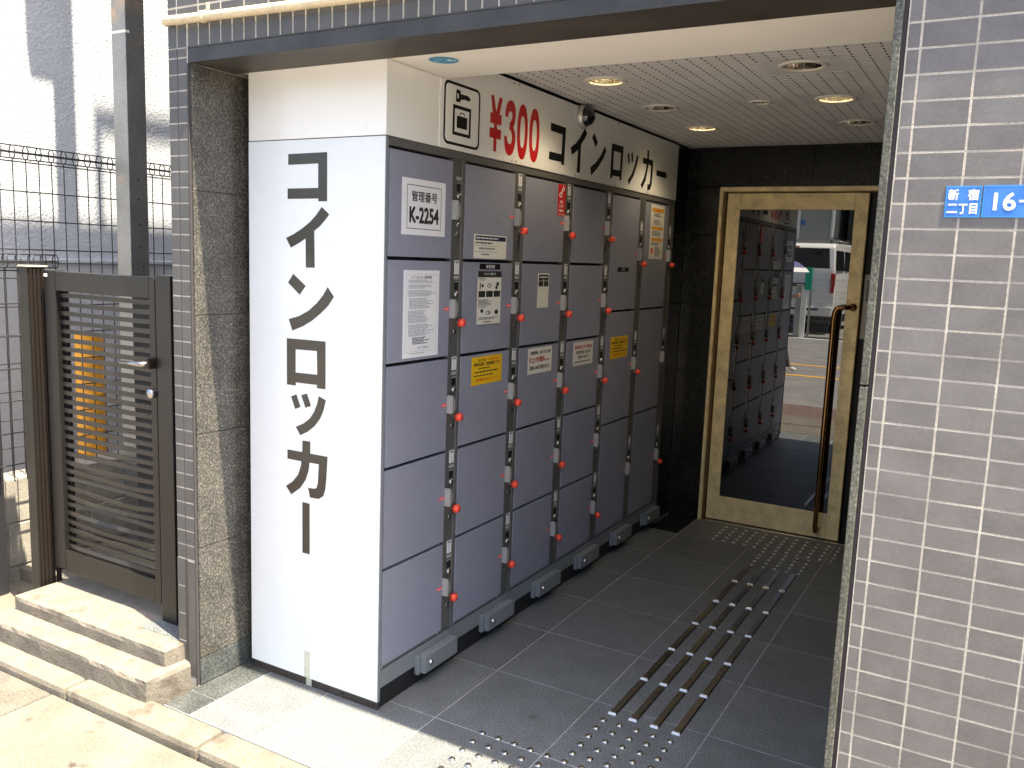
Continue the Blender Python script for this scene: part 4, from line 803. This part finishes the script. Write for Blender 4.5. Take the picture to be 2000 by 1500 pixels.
Eg = [('pel', 'wai'), ('wai', 'che'), ('che', 'nec'), ('nec', 'hd0'), ('hd0', 'hd1'), ('hd1', 'hd2'), ('pel', 'hL'), ('hL', 'kL'), ('kL', 'aL'), ('aL', 'fL'), ('pel', 'hR'), ('hR', 'kR'), ('kR', 'aR'), ('aR', 'fR'), ('che', 'sL'), ('sL', 'eL'), ('eL', 'wL'), ('wL', 'haL'), ('che', 'sR'), ('sR', 'eR'), ('eR', 'wR'), ('wR', 'haR')]
ks = list(J); vv = [J[k][:3] for k in ks]; ee = [(ks.index(a), ks.index(b_)) for a, b_ in Eg]; rad = [J[k][3] for k in ks]
for hand, sy in (('haL', 1), ('haR', -1)):
    hx, hy, hz, _ = J[hand]; h0 = ks.index(hand)
    for q in range(5):
        dx, dy, dz = ((.0, .02*sy-.010*sy*q, .02), (.018, .012*sy-.008*sy*q, -.018)) [0 if hand == 'haL' and q == 0 else 1]
        i0 = len(vv); sp2 = (q-2)*.013
        if hand == 'haL': a_, b2 = (hx+.03, hy+.012, hz+sp2), (hx+.045, hy-.022, hz+sp2)
        else: a_, b2 = (hx+sp2, hy+.004, hz-.045), (hx+sp2+.006, hy+.012, hz-.085+abs(q-2)*.008)
        vv += [a_, b2]; ee += [(h0, i0), (i0, i0+1)]; rad += [.009, .0075]
me = bpy.data.meshes.new('body'); me.from_pydata(vv, ee, []); ob = bpy.data.objects.new('body', me); C.objects.link(ob)
md = ob.modifiers.new('s', 'SKIN')
for k, r_ in enumerate(rad): me.skin_vertices[0].data[k].radius = (r_, r_)
me.skin_vertices[0].data[0].use_root = True
ob.modifiers.new('u', 'SUBSURF').levels = 2
dg = bpy.context.evaluated_depsgraph_get(); dg.update(); m2 = bpy.data.meshes.new_from_object(ob.evaluated_get(dg)); bpy.data.objects.remove(ob)
m2.materials.clear()
for k in ('skin', 'shirt', 'trousers', 'shoe'): m2.materials.append(MATS[k])
for p in m2.polygons:
    p.use_smooth = True; c_ = p.center
    p.material_index = 3 if c_.z < .10 else 2 if c_.z < .97 and abs(c_.y) < .175 else 1 if c_.z < 1.43 and (abs(c_.y) < .19 or c_.z > 1.15) and c_.x < .2 else 0
m2.name = 'body'; place(bpy.data.objects.new('body', m2), (PX, PY, PZ), pn)
G().lathe([(.001, .105), (.05, .095), (.085, .06), (.096, 0), (.092, -.06), (.075, -.10)], (PX+.035, PY, PZ+1.63), 'z', 18).build('hair', 'hair', pn, 0, True)
G().tube([(PX+.135, PY, PZ+1.585), (PX+.155, PY, PZ+1.555)], [.008, .014], 8).build('nose', 'skin', pn, 0, True)
for s_ in (-1, 1):
    G().lathe([(.0001, .01), (.009, .007), (.011, 0)], (PX+.130, PY+s_*.033, PZ+1.60), 'x', 10).build('eye', 'ink', pn, 0, True); box('ear', PX+.02, PX+.05, PY+s_*.09-.01, PY+s_*.09+.01, PZ+1.55, PZ+1.61, 'skin', pn, .008, 2)
box('mouth', PX+.128, PX+.138, PY-.022, PY+.022, PZ+1.518, PZ+1.526, 'ink_red', pn, .002)
um = empty('umbrella', (PX+.33, PY+.15, PZ+1.2), 'blue umbrella with white rim held by the walking person', 'umbrella')
UX, UY, UZ = PX-.02, PY+.10, PZ+1.55
gg = G(); n = 16; rows = [(.02, .26), (.18, .235), (.34, .17), (.44, .10)]
for r_, h in rows: gg.v += [(UX+r_*math.cos(2*math.pi*k/n), UY+r_*math.sin(2*math.pi*k/n), UZ+h) for k in range(n)]
for j in range(3): gg.f += [(j*n+k, j*n+(k+1) % n, (j+1)*n+(k+1) % n, (j+1)*n+k) for k in range(n)]
gg.build('canopy', 'umbrella', um, 0, True); gg = G()
for r_, h in ((.44, .10), (.50, .035)): gg.v += [(UX+r_*math.cos(2*math.pi*k/n), UY+r_*math.sin(2*math.pi*k/n), UZ+h) for k in range(n)]
gg.f += [(k, (k+1) % n, n+(k+1) % n, n+k) for k in range(n)]; gg.build('rim', 'umbrella_white', um, 0, True)
G().tube([(PX+.345, PY+.16, PZ+1.12), (UX, UY, UZ+.30)], .006, 8).build('shaft', 'steel_dark', um, 0, True)
for k in range(8):
    a = 2*math.pi*k/8; G().tube([(UX, UY, UZ+.25), (UX+.34*math.cos(a), UY+.34*math.sin(a), UZ+.162), (UX+.495*math.cos(a), UY+.495*math.sin(a), UZ+.03)], .0025, 5).build('rib', 'steel_dark', um)
